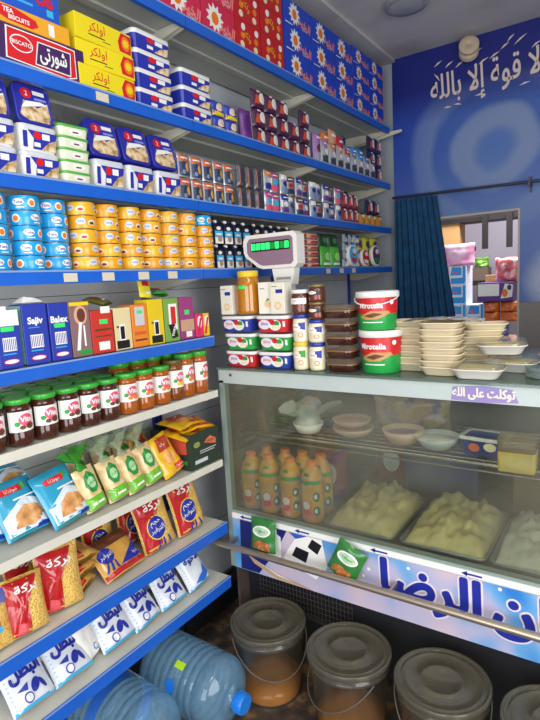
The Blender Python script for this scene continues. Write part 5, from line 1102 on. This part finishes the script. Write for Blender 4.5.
def wbottle(r, L, wrap):
    m = MB(); prof = [(.0001, .012), (r*.5, .008), (r*.75, .0), (r*.95, .01), (r, .03)]
    z = .03
    while z < L*.66:
        prof += [(r, z+.012), (r*.965, z+.017), (r*.965, z+.021), (r, z+.026)]; z += .03
    for t in range(1, 9):
        a = t/8*PI/2; prof.append((.028+(r-.028)*math.cos(a)**.8 if t < 8 else .028, z+.01+(L-.03-z)*math.sin(a)*.9))
        if t in (3, 5, 6): prof.append((prof[-1][0]-.004, prof[-1][1]+.003))
    prof += [(.026, L-.012), (.026, L)]
    m.lathe(prof, WTR, 40)
    c = MB(); c.lathe([(.031, L-.012), (.033, L-.01), (.033, L+.022), (.03, L+.026)], CAPB, 20)
    for k in range(20):
        t = 2*PI*k/20; c.box(.033*math.cos(t)-.0012, .033*math.cos(t)+.0012, .033*math.sin(t)-.0012, .033*math.sin(t)+.0012, L-.008, L+.02, CAPB)
    lb = MB()
    if wrap: lb.lathe([(r*1.006, L*.3), (r*1.006, L*.42)], mt('label_waterblue', '2a68c8', .3), 40, caps=False)
    def lf(x, z_, o=0): return Vector((r*1.012*math.cos(x/r), r*1.012*math.sin(x/r), z_))
    em = MB()
    if not wrap: lb.rect(PI*r-.012, PI*r+.012, L*.42, L*.53, mt('sticker_lime', 'b8e020', .4), lf, .001, 2, 3); em.oval(PI*r+.07, L*.44, .022, .022, CAPB, lf, .001, rings=3)
    for a in ((0, 2.2, 4.2) if wrap else ()): lb.text('Rawan', .035, INKW, lambda x, z_, o=0: lf(-z_+a*r, L*.36+x, o), 0, 0, .001, bold=.03)
    return Node('water_bottle', None, [Node('bottle_body', m), Node('cap', c), Node('label' if wrap else 'price_sticker', lb)]+([] if wrap else [Node('emblem', em)]))
WB = wbottle(.12, .38, False); WB2 = wbottle(.12, .38, True)
def lay(node, loc, yaw, label, spin=0, pitch=0):
    o = place(node, (0, 0, 0), 0, label, 'bottle', 'large water bottles on the floor')
    o.matrix_world = Matrix.Translation(loc) @ Matrix.Rotation(yaw, 4, 'Z') @ Matrix.Rotation(PI/2-pitch, 4, 'Y') @ Matrix.Rotation(spin, 4, 'Z')
lay(WB, (-.125, 1.235, .1205), -.02, 'large clear water bottle lying with blue cap towards the buckets', .6)
lay(WB2, (-.20, .99, .1205), -.05, 'large clear water bottle lying in front, blue label showing', 2.4)
m = MB(); m.prism([(0, 0), (.03, .005), (.025, .025), (.004, .022)], 0, .02, mt('litter_grey', '6a6870', .6), 'x'); place(Node('litter_scrap', m), (.02, 1.46, .0), .4, 'small grey scrap on the dark floor left of the buckets', 'litter')

# ================================================================== DOORWAY AND STOREROOM
b = MB(); CURT = mt('curtain_teal', '0f4a72', .85, var=.35, scale=18); n = 90; k = 24; vs = []; fs = []
for sgn in (0, 1):
    for j in range(k+1):
        v = j/k
        for i in range(n+1):
            u = i/n; x0 = 0.0-.005*v; x1 = .272+.115*min(1, v*2.4)
            fold = math.sin(u*PI*17+.6*math.sin(v*3))*.016*(.5+.5*v)+.01*noise.noise(Vector((u*8, v*3, 0)))
            vs.append((x0+(x1-x0)*u, 3.385+fold+sgn*.003, 1.98-v*1.85))
m1 = (n+1)*(k+1)
for sgn in (0, 1):
    for j in range(k):
        for i in range(n):
            q = (sgn*m1+j*(n+1)+i, sgn*m1+j*(n+1)+i+1, sgn*m1+(j+1)*(n+1)+i+1, sgn*m1+(j+1)*(n+1)+i); fs.append(q if not sgn else tuple(reversed(q)))
b.add(vs, fs, CURT, True); place(Node('curtain', b), label='dark teal blue curtain gathered at the left of the doorway', cat='curtain')
b = MB(); ST = mt('rod_steel', '4c505c', .35, .7); b.tube([(-.01, 3.385, 1.998), (1.2, 3.385, 1.975)], .008, ST, 10)
bk = MB()
for x in (.79, ): bk.box(x-.006, x+.006, 3.377, YB-.006, 1.965, 1.975, ST); bk.box(x-.006, x+.006, YB-.012, YB-.006, 1.93, 2.02, ST); bk.box(x-.004, x+.004, 3.372, 3.378, 1.95, 2.01, ST)
place(Node('curtain_rod', None, [Node('rod', b), Node('rod_bracket', bk)]), label='thin steel curtain rod crossing above the doorway', cat='curtain rod')
# ceiling lamp and siren horn
m = MB(); m.lathe([(.0001, .004), (.06, .003), (.085, 0), (.1, -.0), (.105, .01), (.1, .02), (.09, .03)], mt('lamp_chrome', 'c4c4c0', .3, .6), 36); g_ = MB(); g_.lathe([(.0001, -.006), (.07, -.004), (.084, -.001)], mt('lamp_glass', 'aeb0ae', .3), 36)
place(Node('ceiling_light', None, [Node('rim', m), Node('diffuser', g_)]), (.31, 2.79, ZC-.031), 0, 'round chrome rimmed ceiling light, switched off', 'light')
m = MB(); m.xf = Matrix.Rotation(PI/2, 4, 'X') @ Matrix.Rotation(.25, 4, 'Y') @ Matrix.Rotation(-.25, 4, 'X')
IV = mt('socket_ivory', 'c9b79c', .45); m.lathe([(.055, 0), (.055, .03), (.05, .034), (.035, .036), (.035, .06), (.053, .062), (.055, .066), (.055, .075), (.052, .078), (.008, .08), (.006, .076), (.0001, .076)], IV, 30)
place(Node('cable_reel', m), (.455, YB-.03, 2.755), 0, 'round ivory fitting fixed to the wall near the ceiling above the calligraphy', 'fitting')

def sbox(w, d, h, base, deco, name='storage_box'): return carton(name, w, d, h, base, deco)
SBW = mt('carton_whiteblue', 'dde4ec', .5); BLU2 = mt('p_cyanblue', '2c98e0', .45)
sbx = sbox(.13, .2, .15, SBW, lambda m: (m.poly([(-.055, .08), (.03, .08), (.03, .14), (-.04, .145)], BLU2, fn), m.rect(-.05, .055, .015, .06, BLU2, fn), m.oval(-.02, .1, .015, .012, PINK, fn, .001), m.rect(.04, .06, .03, .15, BLU2, fn)))
zb = .95
m = MB(); wood = mt('table_wood', '8a6a48', .6, var=.2, scale=8); m.box(-.5, .5, 0, .7, zb-.04, zb, wood)
legs = []
for x in (-.46, .42):
    for y in (.02, .64):
        l = MB(); l.box(x, x+.04, y, y+.04, 0, zb-.04, wood); legs.append(Node('leg', l))
place(Node('storage_table', None, [Node('tabletop', m)]+legs), (.33, 4.25, 0), 0, 'wooden table in the storeroom carrying stacked goods', 'table')
for i, (x, zz, lb) in enumerate(((.155, 0, 'bottom of the left column'), (.155, 1, 'second in the left column'), (.288, 0, 'lower box of the right column'), (.155, 2, 'third in the left column'), (.155, 3, 'top of the left column'), (.288, 1, 'upper box of the right column'))):
    place(sbx, (x, 4.28+(.02 if i == 2 else 0), zb+.001+zz*.1505), 0, 'white and blue carton in the storeroom, '+lb, 'carton', 'blue and white storeroom cartons')
m = MB(); m.bag(.26, .17, .16, ramp_mat('film_candy', [(.3, 'e87ab8'), (.5, 'f4c4dc'), (.7, 'f2e8f0')], 8, rough=.3), 221, .01); place(Node('pink_sack', m), (.14, 4.28, zb+.605), 0, 'pink and white plastic sack on the blue carton column', 'sack')
m = MB(); m.rbox(.2, .2, .22, mt('kraft', 'c49a62', .7)); place(Node('cardboard_box', m), (-.15, 5.12, 1.741), 0, 'brown cardboard box high on the storeroom rack', 'box')
m = MB(); m.rbox(.1, .12, .52, mt('kraft', 'c49a62', .7)); place(Node('cardboard_box', m), (.36, 4.52, zb+.001), .2, 'brown cardboard box right of the blue cartons', 'box')
def bigbag(c, seed, w, h, d=.2, name='goods_bag'):
    m = MB(); m.bag(w, h, d, c, seed, .008, 14, 12); return Node(name, m)
ORB = ramp_mat('bag_oranges', [(.0, 'f8d8a0'), (.3, 'f08a2c'), (.6, 'd86428')], 14, 'voronoi', .3, .4)
BBL = ramp_mat('bag_bluewhite', [(.3, '2c3c7c'), (.5, '6a7ab4'), (.65, 'e0e6f0')], 14, rough=.25, coat=.4)
m = MB(); sh = mt('crate_blue', '2a50c0', .5); m.box(-.09, .09, 0, .15, 0, .04, sh); place(Node('blue_crate', m), (.43, 4.27, zb+.001), 0, 'low bright blue crate under the blue bags', 'crate')
for i, x in enumerate((.385, .475)): place(bigbag(BBL, 230+i, .1, .125, .1), (x, 4.27, zb+.043), 0, 'blue and white glossy bag in storeroom, %s of the pair' % ('left', 'right')[i], 'bag', 'blue and white bags')
for i, (x, z) in enumerate(((.395, 0), (.525, 0), (.395, .076), (.525, .076))): place(bigbag(ORB, 240+i, .13, .078, .12), (x, 4.27, zb+.17+z), 0, 'clear bag of orange snacks, %s of four' % ('lower left', 'lower right', 'upper left', 'upper right')[i], 'bag', 'orange snack bags')
m = MB(); m.rbox(.25, .2, .14, mt('carton_violet', '5c3488', .45)); m.rect(-.12, .03, .04, .13, INKW, fn); m.poly([(.04, .02), (.12, .03), (.125, .12), (.07, .13)], INKW, fn); m.oval(.07, .06, .02, .03, INKO, fn, .001); m.oval(.1, .1, .015, .02, mt('p_navy', '2c3a5c', .4), fn, .001)
place(Node('nappy_carton', m), (.435, 4.25, zb+.326), 0, 'violet carton with white panel on the orange snack bags', 'carton')
m = MB(); m.bag(.22, .18, .15, ramp_mat('bag_redfloral', [(.3, 'b82c34'), (.45, 'd86a70'), (.6, 'f0d8d4')], 16, rough=.35), 250, .01); place(Node('floral_sack', m), (.52, 4.3, zb+.468), 0, 'red and white floral sack above the violet carton', 'sack')
m = MB(); m.rbox(.13, .16, .12, mt('crate_dark', '6a5c50', .6)); g2 = MB(); g2.bag(.13, .09, .15, ramp_mat('greens', [(.3, '3c6a24'), (.6, '8ac84c')], 20), 260, .012); g2.v = [(x, y, z+.121) for x, y, z in g2.v]
place(Node('vegetable_crate', None, [Node('crate_body', m), Node('greens', g2)]), (.13, 5.12, 1.421), 0, 'dark crate topped with bright green packets', 'crate')
RK = mt('rack_dark', '1c1516', .6)
rs = []
for z, xr, hh in ((1.38, .459, .04), (1.70, -.06, .04), (1.95, .459, .07)):
    q = MB(); q.box(-.459, xr, .041, .3, z, z+hh, RK); rs.append(Node('rack_shelf', q))
ps = []
for x in (-.5, .46):
    for y in (0, .26):
        q = MB(); q.box(x, x+.04, y, y+.04, 0, 2.3, RK); ps.append(Node('rack_post', q))
for x in (.06, .26):
    q = MB(); q.box(x, x+.045, .0, .04, 1.70, 2.02, RK); rs.append(Node('rack_bracket', q))
place(Node('storage_rack', None, rs+ps), (.1, 5.06, 0), 0, 'dark timber rack standing against the storeroom back wall', 'rack')

# ================================================================== LIGHT, WORLD, CAMERA
def area(name, loc, rot, sx, sy, power, col=(1, 1, 1)):
    l = bpy.data.lights.new(name, 'AREA'); l.shape = 'RECTANGLE'; l.size = sx; l.size_y = sy; l.energy = power; l.color = col
    o = bpy.data.objects.new(name, l); COL.objects.link(o); o.location = loc; o.rotation_euler = rot; return o
area('shopfront_daylight', (1.35, -1.85, 1.35), (math.radians(90), 0, 0), 2.2, 2.0, 66, (.97, .98, 1))
area('added_side_light', (2.57, .1, 1.5), (math.radians(90), 0, math.radians(90)), 1.6, 1.7, 54, (.97, .98, 1))  # added to brighten the shelf backs; no window known on this side
area('tube_light', (1.5, .2, 2.78), (0, 0, 0), .25, 1.2, 12, (1, .97, .92))
area('storeroom_light', (.6, 4.7, 2.75), (0, 0, 0), 1.2, .8, 95, (1, .98, .98))
area('added_fridge_light', (.95, 1.64, 1.14), (0, 0, 0), 1.7, .03, 1.5, (1, .93, .82))  # added lamp to brighten the fridge interior; no tube seen there
w = bpy.data.worlds.new('World'); bpy.context.scene.world = w; w.use_nodes = True
w.node_tree.nodes['Background'].inputs[0].default_value = (.75, .85, 1, 1); w.node_tree.nodes['Background'].inputs[1].default_value = .6
cam = bpy.data.cameras.new('Camera'); co = bpy.data.objects.new('Camera', cam); COL.objects.link(co)
R_ = Vector((0.82641686, 0.5604643, -0.05399012)); U_ = Vector((-0.03570957, 0.14786457, 0.98836273)); Fw = Vector((-0.56192525, 0.81487167, -0.14221172))
mw = Matrix((R_, U_, -Fw)).transposed().to_4x4(); mw.translation = Vector((1.3, 0, 1.5)); co.matrix_world = mw
cam.sensor_fit = 'HORIZONTAL'; cam.sensor_width = 36; cam.lens = 532.834/540*36; cam.clip_start = .02
bpy.context.scene.camera = co
vs_ = bpy.context.scene.view_settings; vs_.view_transform = 'Standard'; vs_.look = 'None'; vs_.exposure = 0; vs_.gamma = 1
